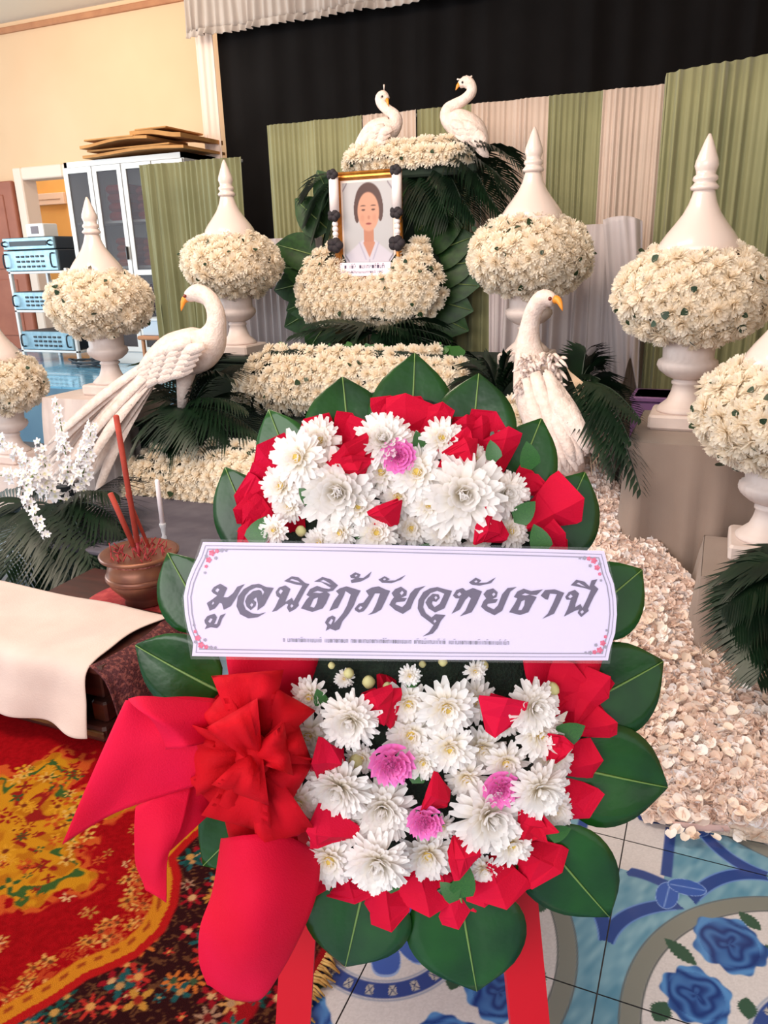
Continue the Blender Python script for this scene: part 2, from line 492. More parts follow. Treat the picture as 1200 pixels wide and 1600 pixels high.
plain = mesh('tile_blue', *box(-half, half, -half, half, -.004, 0), mat('tile_plain', (150, 178, 200), 0.25, (128, 160, 188), 8, coat=.2), False)
for i in range(-9, 4):
    for j in range(-5, 8):
        cx, cy = TX+(i+.5)*TILE, TY+(j+.5)*TILE
        near = (-0.75 < cx < 0.75 and 0.5 < cy < 2.05)
        o = link('tile', tmesh[((i+1) % 2, (j+1) % 2)] if near else plain, floor, (cx, cy, 0))

# ---- stage platform, walls, ceiling
M_stage_front = mat('stage_front_blue', (96, 134, 158), 0.6, (84, 120, 146), 3)
M_stage_top = mat('stage_tile_blue', (96, 158, 196), 0.18, (130, 190, 220), 2.2, stretch=(1, 7, 1), coat=.4)
st = struct('stage_platform', box(-9, 4.5, 4.05, 7.9, -0.06, 0.400), M_stage_front, 'raised stage with a blue painted front behind the flower urns')
st['_o'] = [0, 0, 0]
sm = mesh('stage_tile', *box(-.198, .198, -.198, .198, 0, .014), M_stage_top, False)
for i in range(16):
    for j in range(5):
        link('tile', sm, st, (-8.0+i*.4, 4.26+j*.4, 0.400))
WY = 6.0
dx0, dx1, dz1 = -6.27, -5.72, 2.02            # doorway in the stage wall
wb = MB()
for b in ((-9.0, dx0, 0.4, 3.30), (dx0, dx1, dz1, 3.30), (dx1, 4.5, 0.4, 3.30)):
    wb.add(box(b[0], b[1], WY, WY+.12, b[2], b[3]))
tag(wb.build('wall_back', M_wall, None, False), 'cream painted stage wall behind the black curtain', kind='structure')
struct('wall_back_room', box(-9, -4.5, 7.75, 7.85, .4, 3.3), mat('wall_ochre', (236, 186, 108), .8, (228, 174, 96), 2), 'ochre wall of the room seen through the doorway')
struct('wall_right', box(2.6, 2.72, 0.2, 6.0, -0.06, 3.3), M_wall, 'cream side wall of the hall')
struct('ceiling', box(-9, 4.5, -1.2, 7.9, 3.30, 3.38), M_ceil, 'off white ceiling of the hall')
struct('trim_1', box(-9, 4.5, WY-.03, WY, 3.215, 3.262, .006), M_wood, 'brown timber strip under the ceiling')
dr = MB().add(box(dx0-.09, dx0+.02, WY-.04, WY+.14, .416, dz1+.09, .01)).add(box(dx1-.02, dx1+.09, WY-.04, WY+.14, .416, dz1+.09, .01)).add(box(dx0+.02, dx1-.02, WY-.04, WY+.14, dz1-.02, dz1+.09, .01))
tag(dr.build('trim_2', mat('frame_white', (238, 214, 196), .5), None, False), 'pale frame around the open doorway', kind='structure')
door = struct('door_1', box(-7.2, dx0-.10, WY-.07, WY-.02, .414, 2.0, .008), M_door, 'brown wooden door leaf beside the doorway')
door['_o'] = [0, 0, 0]
for z0, z1 in ((.55, 1.1), (1.2, 1.88)):
    part('door_panel', box(-7.05, dx0-.22, WY-.08, WY-.066, z0, z1, .006), M_door, door, False)
lt = bpy.data.lights.new('back_room_fill', 'AREA'); lt.energy = 30; lt.size = 1.0; lt.color = (1, .9, .75)
lo = bpy.data.objects.new('back_room_fill', lt); COL.objects.link(lo); lo.location = (-6.9, 7.0, 3.24)  # unseen overhead area light, added to brighten the room behind the doorway
# notice hanging in the back room
nb = thing('wall_notice', 'white paper notice on the ochre wall seen through the doorway', 'notice', (-7.6, 7.7, 1.75))
x0, _, z0 = ony(44, 322, 7.7); x1, _, z1 = ony(98, 300, 7.7)
part('sheet', box(x0, x1, 7.70, 7.745, z0, z1, .004), mat('notice_paper', (232, 208, 190), .7), nb, False)
part('picture', box(x0+.08, x1-.05, 7.692, 7.70, z0+.06, z1-.07), mat('notice_picture', (150, 120, 90), .7, (110, 80, 60), 9), nb, False)

# ---- curtains
def pleated(x0, x1, y, z0, z1, n, amp, seed, phase=0, top=None, swing=0.0, taper=1.0):
    r = random.Random(seed); nx = n*10; nz = 9; v = []
    a = [r.uniform(.25, 1.35) for _ in range(n+2)]; ph = [r.uniform(-1.2, 1.2) for _ in range(n+2)]
    for i in range(nx+1):
        t = i/nx; k = t*n; kk = int(k)
        for j in range(nz):
            s = j/(nz-1); z = z0+(z1-z0)*s
            zz = z if top is None else z0+(z1+top(t)-z0)*s
            A = amp*(a[kk]*(1-(k-kk))+a[kk+1]*(k-kk))*(0.55+0.6*(1-s))
            xx = x0+(x1-x0)*t+swing*(1-s)*0.02*sin(k*2.1+ph[kk])
            xx = (x0+x1)/2+(xx-(x0+x1)/2)*(1+(taper-1)*(1-s))
            v.append((xx, y-A*(0.5+0.5*cos(2*pi*k+ph[kk]*.8+0.5*sin(3*s+kk)))-amp*.4*sin(k*.7), zz))
    return v, gridf(nx+1, nz)
bp = thing('backdrop_curtain', 'tall backdrop of gathered sage green and white fabric panels behind the altar', 'curtain', (-1.2, 4.0, 0))
segs = [(-2.353, -1.785, 'g'), (-1.785, -1.49, 'w'), (-1.49, -1.206, 'g'), (-1.206, -.834, 'w'), (-.834, -.59, 'g'), (-.59, -.315, 'w')]
for k, (a, b, c) in enumerate(segs):
    o = part('fabric_panel', thick(pleated(a, b, 3.98, .02, 1.905, max(6, int((b-a)/.026)), .022, 100+k), .004, (0, -1, 0)), M_green_cur if c == 'g' else M_white_cur, bp)
    o['label'] = 'sage green gathered panel' if c == 'g' else 'white gathered panel'
part('top_rail', tube([(-2.34, 4.0, 1.885), (-.3, 4.0, 1.885)], .008, 8), M_steel, bp)
bq = thing('side_curtain', 'sage green gathered curtain jutting forward at the right edge', 'curtain', (.6, 3.72, 0))
part('fabric_panel', thick(pleated(-.30, 1.6, 3.74, .02, 1.90, 44, .05, 131, top=lambda t: .035*min(1, t*5)), .004, (0, -1, 0)), M_green_cur, bq)
part('fabric_return', thick(loft([[(-.30, 3.72, .02), (-.30, 3.72, 1.90)], [(-.315, 3.85, .02), (-.315, 3.85, 1.90)], [(-.31, 3.96, .02), (-.31, 3.96, 1.90)]], 6, 6), .004, (1, 0, 0)), M_green_cur, bq)
scn = thing('curtain_screen', 'sage green gathered curtain screen in front of the glass cabinet', 'curtain', (-3.3, 4.6, .414))
part('fabric_panel', thick(pleated(-3.73, -2.93, 4.6, .416, 1.85, 17, .04, 141, swing=1.0), .004, (0, -1, 0)), M_green_cur, scn)
part('top_rail', tube([(-3.72, 4.63, 1.83), (-2.94, 4.63, 1.83)], .01, 8), M_steel, scn)
M_white_low = mat('curtain_low_white', (206, 196, 198), .75, (196, 184, 186), 3, trans=.1)
low = thing('low_white_curtain', 'low white draped cloth hung behind the left flower urn', 'curtain', (-2.2, 3.74, 0))
part('fabric_panel', thick(pleated(-2.62, -1.93, 3.74, .02, 1.325, 15, .035, 151), .004, (0, -1, 0)), M_white_low, low)
part('top_rail', tube([(-2.61, 3.765, 1.305), (-1.94, 3.765, 1.305)], .008, 8), M_steel, low)
low = thing('low_green_curtain', 'low dark sage curtain panel right of the round green leaves', 'curtain', (-1.1, 3.76, 0))
part('fabric_panel', thick(pleated(-1.30, -1.02, 3.76, .02, 1.32, 5, .03, 161), .004, (0, -1, 0)), M_green_cur, low)
low = thing('low_white_drape', 'low white draped cloth hung right of the portrait behind the peacock', 'curtain', (-.7, 3.70, 0))
part('fabric_panel', thick(pleated(-1.03, -.40, 3.70, .02, 1.33, 12, .045, 171, swing=1.2), .004, (0, -1, 0)), M_white_low, low)
part('folded_swag', thick(loft([[ony(942, 343, 3.66), ony(950, 480, 3.64), ony(955, 600, 3.62)], [ony(962, 338, 3.60), ony(968, 450, 3.60), ony(972, 600, 3.59)], [ony(985, 338, 3.60), ony(990, 430, 3.58), ony(985, 560, 3.59)], [ony(1004, 345, 3.66), ony(1002, 460, 3.64), ony(996, 622, 3.63)]], 20, 16, lambda a, b: np.array([0, .012*sin(a*22), 0])), .004, (0, -1, 0)), M_white_low, low)
part('top_rail', tube([(-1.02, 3.73, 1.305), (-.41, 3.73, 1.305)], .008, 8), M_steel, low)
blk = thing('stage_curtain', 'black stage curtain hanging across the back', 'curtain', (-1, 5.6, .4))
part('fabric_panel', thick(pleated(-3.72, 4.2, 5.66, .416, 3.1, 34, .05, 181), .004, (0, -1, 0)), M_black_cur, blk)
vl = thing('valance', 'white frilled valance along the top of the stage opening', 'valance', (-3, 5.5, 2.8))
M_val = mat('valance_white', (206, 192, 184), .8, (194, 180, 172), 3, trans=.1)
part('frill', thick(pleated(-3.88, 1.5, 5.5, 2.84, 3.2, 80, .03, 191, top=None, swing=.5), .003, (0, -1, 0)), M_val, vl)
part('hem', thick(pleated(-3.88, 1.5, 5.49, 2.80, 2.85, 80, .045, 192), .003, (0, -1, 0)), M_val, vl)
pc = thing('side_drape', 'narrow white side drape beside the black stage curtain', 'curtain', (-3.8, 5.7, .4))
part('fabric_panel', thick(pleated(-3.90, -3.735, 5.62, .416, 3.15, 3, .03, 201), .004, (0, -1, 0)), mat('drape_pale', (238, 214, 200), .8), pc)

# ---- cabinet with glass doors, boards on top, equipment rack
CX0, CX1, CY0, CY1, CZ0, CZ1 = -4.98, -3.81, 5.2, 5.62, .416, 2.0
cab = thing('glass_cabinet', 'white steel cabinet with glass doors and red bundles inside', 'cabinet', (-4.4, 5.4, CZ0))
b = MB()
b.add(box(CX0, CX1, CY1-.02, CY1, CZ0, CZ1)).add(box(CX0, CX0+.03, CY0, CY1, CZ0, CZ1)).add(box(CX1-.03, CX1, CY0, CY1, CZ0, CZ1))
b.add(box(CX0, CX1, CY0, CY1, CZ1-.04, CZ1)).add(box(CX0, CX1, CY0, CY1, CZ0, CZ0+.1))
b.build('body', M_steel, cab, False)
for z in (.85, 1.2, 1.55):
    part('shelf', box(CX0+.03, CX1-.03, CY0+.03, CY1-.02, z-.018, z), M_steel, cab, False)
wd = (CX1-CX0)/4
for k in range(4):
    a0, a1 = CX0+k*wd, CX0+(k+1)*wd
    d = MB()
    for q in (box(a0+.005, a0+.045, CY0-.02, CY0, .52, 1.955), box(a1-.045, a1-.005, CY0-.02, CY0, .52, 1.955), box(a0+.045, a1-.045, CY0-.02, CY0, 1.915, 1.955), box(a0+.045, a1-.045, CY0-.02, CY0, .52, .56), box(a0+.045, a1-.045, CY0-.02, CY0, 1.13, 1.17)):
        d.add(q)
    do = sub(d.build('door', M_steel, cab, False), cab)
    part('pane', box(a0+.045, a1-.045, CY0-.012, CY0-.008, 1.17, 1.915), M_glass, do, False)
    part('pane', box(a0+.045, a1-.045, CY0-.012, CY0-.008, .56, 1.13), M_glass, do, False)
    part('handle', box(a1-.035, a1-.02, CY0-.045, CY0-.02, 1.25, 1.35, .004), M_dark, do, False)
M_redcloth = mat('red_bundle', (190, 60, 42), .8, (150, 40, 34), 10)
M_orcloth = mat('orange_bundle', (206, 110, 66), .8, (170, 70, 48), 10)
def bundle(x0, x1, z0, h, m, lab, n=4):
    o = thing('cloth_bundle', lab, 'cloth', ((x0+x1)/2, 5.4, z0))
    for k in range(n):
        part('fold', box(x0+rng.uniform(0, .02), x1-rng.uniform(0, .02), 5.26, 5.56, z0+k*h/n, z0+(k+.95)*h/n, .02), m, o, False)
bundle(-4.66, -4.42, 1.553, .27, M_redcloth, 'red folded cloth stack on the top shelf left of the cabinet')
bundle(-4.36, -4.14, 1.553, .24, M_redcloth, 'red folded cloth stack on the top shelf beside the green screen')
bundle(-4.64, -4.42, 1.203, .22, M_orcloth, 'orange brown folded cloth stack on the middle shelf of the cabinet')
bundle(-4.36, -4.14, 1.203, .20, M_orcloth, 'orange brown folded cloth stack on the middle shelf beside the green screen')
bundle(-4.64, -4.42, .853, .20, M_redcloth, 'dark red folded cloth stack on the lower shelf of the cabinet', 3)
def board(pts, y0, y1, z, th, lab, tilt=0):
    o = thing('cardboard_sheet', lab, 'cardboard', (pts[0], y0, z), group='flattened boxes on the cabinet')
    v = []; x0, x1 = pts; n = 8
    for j in range(n):
        s = j/(n-1)
        for (yy, zz) in ((y0, 0), (y1, 0), (y1, th), (y0, th)):
            v.append((x0+(x1-x0)*s, yy, z+zz+tilt*s+.012*sin(s*5+x0*3)+.02))
    f = []
    for j in range(n-1):
        for i in range(4):
            k = (i+1) % 4; f.append((j*4+i, j*4+k, (j+1)*4+k, (j+1)*4+i))
    f += [(0, 1, 2, 3)[::-1], tuple((n-1)*4+i for i in range(4))]
    part('sheet', (v, f), M_cardboard, o, False)
    part('flap', box(x0+.05, x1-.12, y0-.004, y1-.08, z+th+.03+tilt*.4, z+th+.042+tilt*.4, .004), M_cardboard, o, False)
board((-4.72, -3.76), 5.14, 5.68, 2.0, .02, 'bottom flattened cardboard box on top of the glass cabinet')
board((-4.70, -4.05), 5.10, 5.60, 2.062, .02, 'upper left flattened cardboard box on the cabinet', .02)
board((-4.22, -3.76), 5.12, 5.66, 2.11, .03, 'topmost flattened cardboard box on the cabinet at right', -.03)

M_amp = mat('amp_face', (146, 176, 190), .35, (120, 152, 168), 14, metal=.3)
M_black_metal = mat('black_metal', (34, 42, 52), .5)
rack = thing('equipment_rack', 'white shelf rack holding sound equipment by the doorway', 'rack', (-5.4, 5.3, .414))
RX0, RX1, RY0, RY1 = -5.70, -5.04, 5.12, 5.56
for x in (RX0, RX1-.03):
    for y in (RY0, RY1-.03):
        part('post', box(x, x+.03, y, y+.03, .414, 1.20, .004), M_steel, rack, False)
for z in (.50, .84, 1.16):
    part('shelf', box(RX0, RX1, RY0, RY1, z, z+.02, .004), M_steel, rack, False)
def amp(z0, h, x0, x1, lab, kind):
    o = thing('amplifier', lab, 'amplifier', ((x0+x1)/2, RY0, z0), group='sound equipment on the rack')
    part('case', box(x0, x1, RY0+.02, RY1-.04, z0, z0+h, .008), M_black_metal, o, False)
    part('face_plate', box(x0, x1, RY0-.004, RY0+.02, z0+.004, z0+h-.004, .004), M_amp, o, False)
    for s in (x0+.03, x1-.03):
        part('handle', tube(cr([(s, RY0-.004, z0+.03), (s, RY0-.04, z0+.04), (s, RY0-.04, z0+h-.04), (s, RY0-.004, z0+h-.03)], 8), .007, 6), M_black_metal, o)
    if kind:
        for r_ in range(3):
            for k in range(6):
                part('button' if kind == 1 else 'knob', box(x0+.14+k*.055, x0+.175+k*.055, RY0-.012, RY0-.004, z0+.03+r_*(h-.05)/3, z0+.03+r_*(h-.05)/3+.016, .003), M_black_metal, o, False)
    else:
        part('display', box(x0+.08, x1-.08, RY0-.008, RY0-.004, z0+h*.3, z0+h*.7), M_black_metal, o, False)
amp(1.18, .17, -5.71, -5.12, 'pale faced amplifier with rows of slots on the rack top', 1)
amp(1.352, .10, -5.70, -5.13, 'slim uppermost silver player with a dark display', 0)
amp(.862, .15, -5.68, -5.10, 'pale amplifier on the middle rack shelf', 2)
amp(.522, .16, -5.66, -5.08, 'pale faced unit on the lowest rack shelf', 1)
sb = thing('small_box', 'small pale box on top of the stacked sound equipment', 'box', (-5.42, 5.3, 1.454))
part('body', box(-5.50, -5.30, 5.2, 5.36, 1.454, 1.56, .006), M_steel, sb, False)
part('label', box(-5.44, -5.36, 5.196, 5.2, 1.48, 1.54), mat('box_label', (120, 110, 118), .6), sb, False)
cb = thing('cable_coil', 'tangle of dark cables on the stage floor by the rack', 'cable', (-4.9, 5.0, .416))
for k in range(4):
    q = []
    for i in range(40):
        a = i/39*4*pi; q.append((-4.75+(.16+.03*k)*cos(a+k), 4.98+.10*sin(a+k), .43+.012*k+.01*sin(a*3)))
    part('loop', tube(q, .008, 6), M_black_metal, cb)
fb = thing('folding_stool', 'small brown stool with a pale box beside the green screen', 'stool', (-3.95, 4.9, .414))
part('seat', box(-4.12, -3.86, 4.8, 5.05, .66, .69, .008), M_wood, fb, False)
for x in (-4.10, -3.90):
    for y in (4.82, 5.01):
        part('leg', box(x, x+.025, y, y+.025, .414, .66, .004), M_wood, fb, False)
lb = thing('paper_box', 'pale blue white box standing on the small brown stool', 'box', (-3.98, 4.9, .69))
part('body', box(-4.08, -3.90, 4.83, 5.0, .692, .80, .006), mat('box_blue', (190, 206, 222), .6), lb, False)
part('lid', box(-4.085, -3.895, 4.825, 5.005, .80, .82, .004), mat('box_lid', (214, 220, 226), .6), lb, False)

# ================================================================== ALTAR
def ellipsoid_pts(n):
    g = pi*(3-sqrt(5))
    return [(sqrt(1-(1-2*(i+.5)/n)**2)*cos(g*i), sqrt(1-(1-2*(i+.5)/n)**2)*sin(g*i), 1-2*(i+.5)/n) for i in range(n)]
def urn(x, y, z, s, label, R=.25, seed=1):
    o = thing('flower_urn', label, 'urn', (x, y, z), group='white flower urns')
    c = (x, y, z); S = lambda pr: [(r*s, h*s) for r, h in pr]
    part('plinth', box(x-.105*s, x+.105*s, y-.105*s, y+.105*s, z, z+.05*s, .008), M_plaster, o, False)
    part('pedestal', lathe(S([(.088, .05), (.090, .058), (.078, .07), (.056, .09), (.046, .115), (.041, .14), (.046, .144), (.046, .152), (.040, .156), (.042, .166)]), 40, c), M_plaster, o)
    part('cup', lathe(S([(.040, .16), (.062, .170), (.085, .190), (.093, .206), (.090, .222), (.077, .230), (.079, .28), (.085, .335), (.090, .35)]), 48, c, 24, .06), M_plaster, o)
    bc = np.array((x, y, z+.435*s)); hb = .165*s; Rr = R
    core = part('moss_core', lathe([(max(.01, Rr*.86*cos(t)), bc[2]-z+hb*.82*sin(t)) for t in np.linspace(-pi/2+.05, pi/2-.05, 14)], 28, c), M_foam, o)
    lid = part('bell_lid', lathe(S([(.098, .545), (.116, .550), (.124, .564), (.125, .580), (.118, .600), (.102, .624), (.080, .652), (.058, .682), (.043, .712), (.035, .738), (.032, .752)]), 48, c), M_white_gloss, o)
    sub(lid, o)
    part('finial', lathe(S([(.026, .748), (.040, .752), (.043, .760), (.036, .768), (.031, .774), (.038, .781), (.037, .790), (.029, .797), (.031, .808), (.036, .822), (.033, .838), (.022, .868), (.013, .892), (.004, .912)]), 32, c), M_white_gloss, lid)
    n = int(210*(Rr/.25)**2)
    for i, (a, b, cc) in enumerate(ellipsoid_pts(n)):
        if cc > .0 and hypot(a, b)*Rr < .105*s: continue
        if cc < 0 and hypot(a, b)*Rr < .09*s: continue
        rr = rng.uniform(.9, 1.03)
        p = bc+np.array((a*Rr*rr*.92, b*Rr*rr*.92, cc*hb*rr*.92))
        nn = np.array((a/Rr, b/Rr, cc/hb)); nn = nn/np.linalg.norm(nn)+np.array([rng.uniform(-.25, .25) for _ in range(3)])
        place('flower', rng.choice(MUM_SM), o, p, nn, rng.uniform(.042, .050))
        if rng.random() < .20:
            place('leaf', LEAF_DK, o, p+np.array((a, b, cc))*.030, nn+np.array([rng.uniform(-.9, .9) for _ in range(3)]), rng.uniform(.016, .030))
    return o
urn(-.088, 2.80, .640, 1.0, 'large white urn on the right table, pointed lid against the green curtain', .252, 1)
urn(-2.69, 2.92, .625, .97, 'white flower urn at left in front of the cabinet and stage floor', .245, 2)
urn(-.728, 3.22, .780, .98, 'white flower urn behind the peacock right of the portrait', .250, 3)
urn(-2.215, 3.33, .775, .98, 'white flower urn between the green screen and the portrait', .243, 4)
urn(.185, 2.33, .375, .95, 'white flower urn cut off by the right edge of the picture', .232, 5)
urn(-3.17, 2.70, .305, .88, 'white flower urn cut off by the left edge of the picture', .200, 6)

# tables below the urns
def cloth_table(name, label, cat, x0, x1, y0, y1, z, m, seed, amp=.028):
    o = thing(name, label, cat, ((x0+x1)/2, (y0+y1)/2, 0))
    r = random.Random(seed); N = 120; per = []
    cor = [(x0, y0), (x1, y0), (x1, y1), (x0, y1)]
    L = 2*(x1-x0+y1-y0)
    for i in range(N):
        d = i/N*L
        for k in range(4):
            a, b = np.array(cor[k]), np.array(cor[(k+1) % 4]); l = np.linalg.norm(b-a)
            if d <= l: per.append((a+(b-a)*d/l, np.array([(b-a)[1], -(b-a)[0]])/l)); break
            d -= l
    v = []; nz = 9; ph = [r.uniform(0, 6) for _ in range(6)]
    for j in range(nz):
        s = j/(nz-1)
        for i, (p, n_) in enumerate(per):
            a = 2*pi*i/N
            w_ = amp*s**.7*(1.0+sin(11*a+ph[0])+.7*sin(19*a+ph[1]+s)+.4*sin(31*a+ph[2]))
            q = p+n_*(w_+.012*s)
            v.append((q[0], q[1], z-(z-.004)*s))
    f = [(j*N+i, j*N+(i+1) % N, (j+1)*N+(i+1) % N, (j+1)*N+i) for j in range(nz-1) for i in range(N)]
    f = [q[::-1] for q in f]
    part('cloth_skirt', (v, f), m, o)
    part('tabletop', box(x0, x1, y0, y1, z-.012, z, .004), m, o, False)
    for sx in (x0+.05, x1-.09):
        for sy in (y0+.05, y1-.09):
            part('leg', box(sx, sx+.04, sy, sy+.04, 0, z-.012), M_wood, o, False)
    return o
cloth_table('draped_table', 'beige draped table under the large right urn', 'table', -.235, .45, 2.50, 3.05, .639, M_cloth_beige, 1)
cloth_table('draped_table', 'low beige draped table under the urn at the right edge', 'table', .02, .75, 2.10, 2.44, .374, M_cloth_beige, 2, .014)
cloth_table('draped_table', 'white draped table under the left urn before the stage', 'table', -2.95, -2.50, 2.72, 3.10, .624, M_plaster, 3)
cloth_table('draped_table', 'low white draped table under the urn at the left edge', 'table', -3.45, -2.98, 2.52, 2.88, .304, M_plaster, 4)
M_altar = mat('altar_dark_cloth', (28, 44, 32), .9, (20, 34, 26), 12)
M_grey_top = mat('altar_grey_cloth', (92, 86, 96), .8, (76, 70, 82), 9)
for lab, X0, X1, Y0, Y1, Z in (('dark draped upper altar tier behind the flowers', -2.45, -.55, 3.16, 3.62, .774), ('dark draped middle altar tier below the white peacocks', -2.45, -.45, 2.78, 3.15, .52), ('dark grey draped front altar tier behind the incense pot', -2.35, -.55, 1.98, 2.70, .235)):
    o = thing('altar_tier', lab, 'altar', ((X0+X1)/2, Y0, 0), group='altar steps')
    part('skirt', box(X0, X1, Y0, Y1, 0, Z-.02, .01), M_altar, o, False)
    part('top', box(X0-.01, X1+.01, Y0-.01, Y1, Z-.02, Z, .006), M_altar if Z > .3 else M_grey_top, o, False)
o = thing('portrait_stand', 'dark green support behind the portrait and top flower bank', 'stand', (-1.5, 3.72, .774))
part('post', box(-1.62, -1.38, 3.64, 3.70, .775, 1.60, .01), M_altar, o, False)
part('shelf', box(-1.70, -1.06, 3.56, 3.70, 1.56, 1.60, .01), M_altar, o, False)

# banks of flowers: an outline in the picture plane of the altar, puffed forward
def puff(name, label, cat, outline, y, depth, spacing, fs, group=None, meshes=MUM_SM, leafp_=.12, back=.10, slope=0.0):
    P = [ony(px, py, y) for px, py in outline]
    pl = [(p[0], p[2]) for p in P]; a = np.array(pl)
    base = (float(a[:, 0].mean()), y, float(a[:, 1].min()))
    o = thing(name, label, cat, base, group=group)
    c = a.mean(0); inn = [tuple(c+(np.array(q)-c)*.93) for q in pl]
    pts, tri = poly(inn); n = len(inn)
    v = [(x, y-depth*.45-slope*(z-a[:, 1].min()), z) for x, z in pts]+[(x, y+back, z) for x, z in pts]
    f = [t for t in tri]+[tuple(i+n for i in t[::-1]) for t in tri]+[(i, (i+1) % n, (i+1) % n+n, i+n) for i in range(n)]
    part('moss_core', (v, f), M_foam, o, False)
    xs = np.arange(a[:, 0].min(), a[:, 0].max(), spacing); rows = int((a[:, 1].max()-a[:, 1].min())/(spacing*.86))+1
    g = []
    for k in range(rows):
        for xx in xs:
            g.append((xx+(spacing/2)*(k % 2)+rng.uniform(-.2, .2)*spacing, a[:, 1].min()+k*spacing*.86+rng.uniform(-.2, .2)*spacing))
    g = np.array(g); ok = inside(g, pl); dd = segdist(g, pl)
    W = dd[ok].max()
    for (xx, zz), d in zip(g[ok], dd[ok]):
        t = min(1, d/min(W, depth*1.1)); bul = sqrt(max(0, 1-(1-t)**2))
        q = np.array((xx, y-depth*bul+.02, zz)); q[1] += slope*0
        cen = np.array((xx, 0, zz))-np.array((c[0], 0, c[1]))
        e = (1-t)
        nn = np.array((np.sign(cen[0])*e*min(1, abs(cen[0])*3), -0.9, (np.sign(cen[2])*e*.8)+.35))
        nn += np.array([rng.uniform(-.3, .3) for _ in range(3)])
        place('flower', rng.choice(meshes), o, q, nn, fs*1.12*rng.uniform(.88, 1.12))
        if rng.random() < leafp_:
            place('leaf', LEAF_DK, o, q+np.array((0, -.028, 0)), nn+np.array([rng.uniform(-.9, .9) for _ in range(3)]), rng.uniform(.016, .030))
    # thin the back: blossoms over the top edge
    return o
puff('flower_bank', 'white chrysanthemum bank below the portrait, behind the wreath top', 'flower bank',
     [(372, 632), (370, 600), (386, 566), (420, 545), (500, 537), (640, 543), (730, 555), (745, 600), (720, 640), (560, 645), (420, 640)], 3.10, .13, .047, .036, 'flower banks of the altar')
puff('flower_bank', 'low white chrysanthemum bank left of the wreath on the front tier', 'flower bank',
     [(205, 800), (203, 745), (215, 712), (245, 695), (330, 690), (420, 692), (560, 695), (570, 800), (400, 812), (300, 810)], 2.72, .14, .044, .034, 'flower banks of the altar')
puff('flower_mound', 'rounded white chrysanthemum mound cradling the portrait', 'flower mound',
     [(480, 500), (468, 465), (470, 425), (490, 398), (515, 385), (538, 392), (548, 412), (580, 425), (615, 412), (632, 388), (655, 378), (680, 395), (693, 425), (690, 465), (670, 495), (630, 508), (580, 503), (520, 510)], 3.50, .11, .044, .036)
puff('flower_bank', 'white chrysanthemum bank between the two swans on top of the altar', 'flower bank',
     [(540, 262), (550, 236), (575, 222), (640, 220), (700, 216), (740, 220), (752, 240), (735, 258), (690, 264), (640, 266), (590, 270)], 3.62, .10, .043, .035, 'flower banks of the altar')
puff('flower_bank', 'small pinkish blossom cluster left of the right peacock tail', 'flower bank',
     [(790, 660), (792, 625), (812, 612), (838, 625), (850, 665), (820, 680)], 2.90, .10, .040, .030, 'flower banks of the altar', leafp_=0)
# young leaf tips along the top of the flower banks
lt_ = thing('leaf_sprigs', 'light green leaf tips along the top of the middle flower bank', 'leaves', ony(540, 545, 3.14))
for k in range(26):
    px = 440+k*11+rng.uniform(-6, 6)
    p = ony(px, 540+rng.uniform(-6, 8), 3.14)
    place('leaf', LEAF_SM, lt_, p, (rng.uniform(-1, 1), -1, rng.uniform(-.2, .9)), rng.uniform(.035, .075), pi+rng.uniform(-.9, .9))
lt_ = thing('leaf_sprigs', 'green leaf tips along the top of the low left flower bank', 'leaves', ony(300, 692, 2.74))
for k in range(14):
    p = ony(240+k*13+rng.uniform(-6, 6), 690+rng.uniform(-4, 6), 2.74)
    place('leaf', LEAF_SM, lt_, p, (rng.uniform(-1, 1), -1, rng.uniform(-.2, .9)), rng.uniform(.035, .065), pi+rng.uniform(-.9, .9))

# ---- palm fronds
def frond(base, tip, sag, ll, n=26, up=(0, 0, 1), seed=0, wdt=.010, droop=.35):
    r = random.Random(seed); A = np.array(base, float); B = np.array(tip, float); mid = (A+B)/2+np.array((0, 0, sag))
    P = [(1-t)**2*A+2*t*(1-t)*mid+t*t*B for t in np.linspace(0, 1, n+1)]
    mb = MB().add(tube(P[::2]+[P[-1]], [.006*(1-.75*i/(n/2+1)) for i in range(len(P[::2])+1)], 5))
    for i in range(2, n+1):
        t = i/n; T = P[i]-P[i-1]; T /= np.linalg.norm(T)+1e-9
        sd = np.cross(T, np.array(up, float)); sd /= np.linalg.norm(sd)+1e-9
        L = ll*(sin(pi*min(1, .18+.78*t))**.7)*r.uniform(.85, 1.1)
        for s in (-1, 1):
            d = T*(.55+.5*t)+sd*s*(1-.35*t)+np.array((0, 0, .10)); d /= np.linalg.norm(d)
            p0 = P[i]; p1 = p0+d*L*.5; p2 = p0+d*L-np.array((0, 0, L*droop*r.uniform(.7, 1.2)))
            wv = np.cross(d, np.array(up, float)); wv /= np.linalg.norm(wv)+1e-9; wv = wv*wdt+np.array((0, 0, wdt*.5))
            mb.add(([p0-wv*.4, p0+wv*.4, p1-wv, p1+wv, p2], [(0, 1, 3, 2), (2, 3, 4)]))
    return mb
def palms(label, base, specs, ll, n=26, seed=0, m=M_palm, droop=.30, wdt=.0065):
    o = thing('palm_fronds', label, 'palm', base)
    for k, (b, t, sag) in enumerate(specs):
        fo = frond(b, t, sag, ll*1.3*rng.uniform(.9, 1.1), int(n*.85), seed=seed+k, droop=droop, wdt=wdt).build('frond', m, o)
    return o
def Y(px, py, y): return ony(px, py, y)
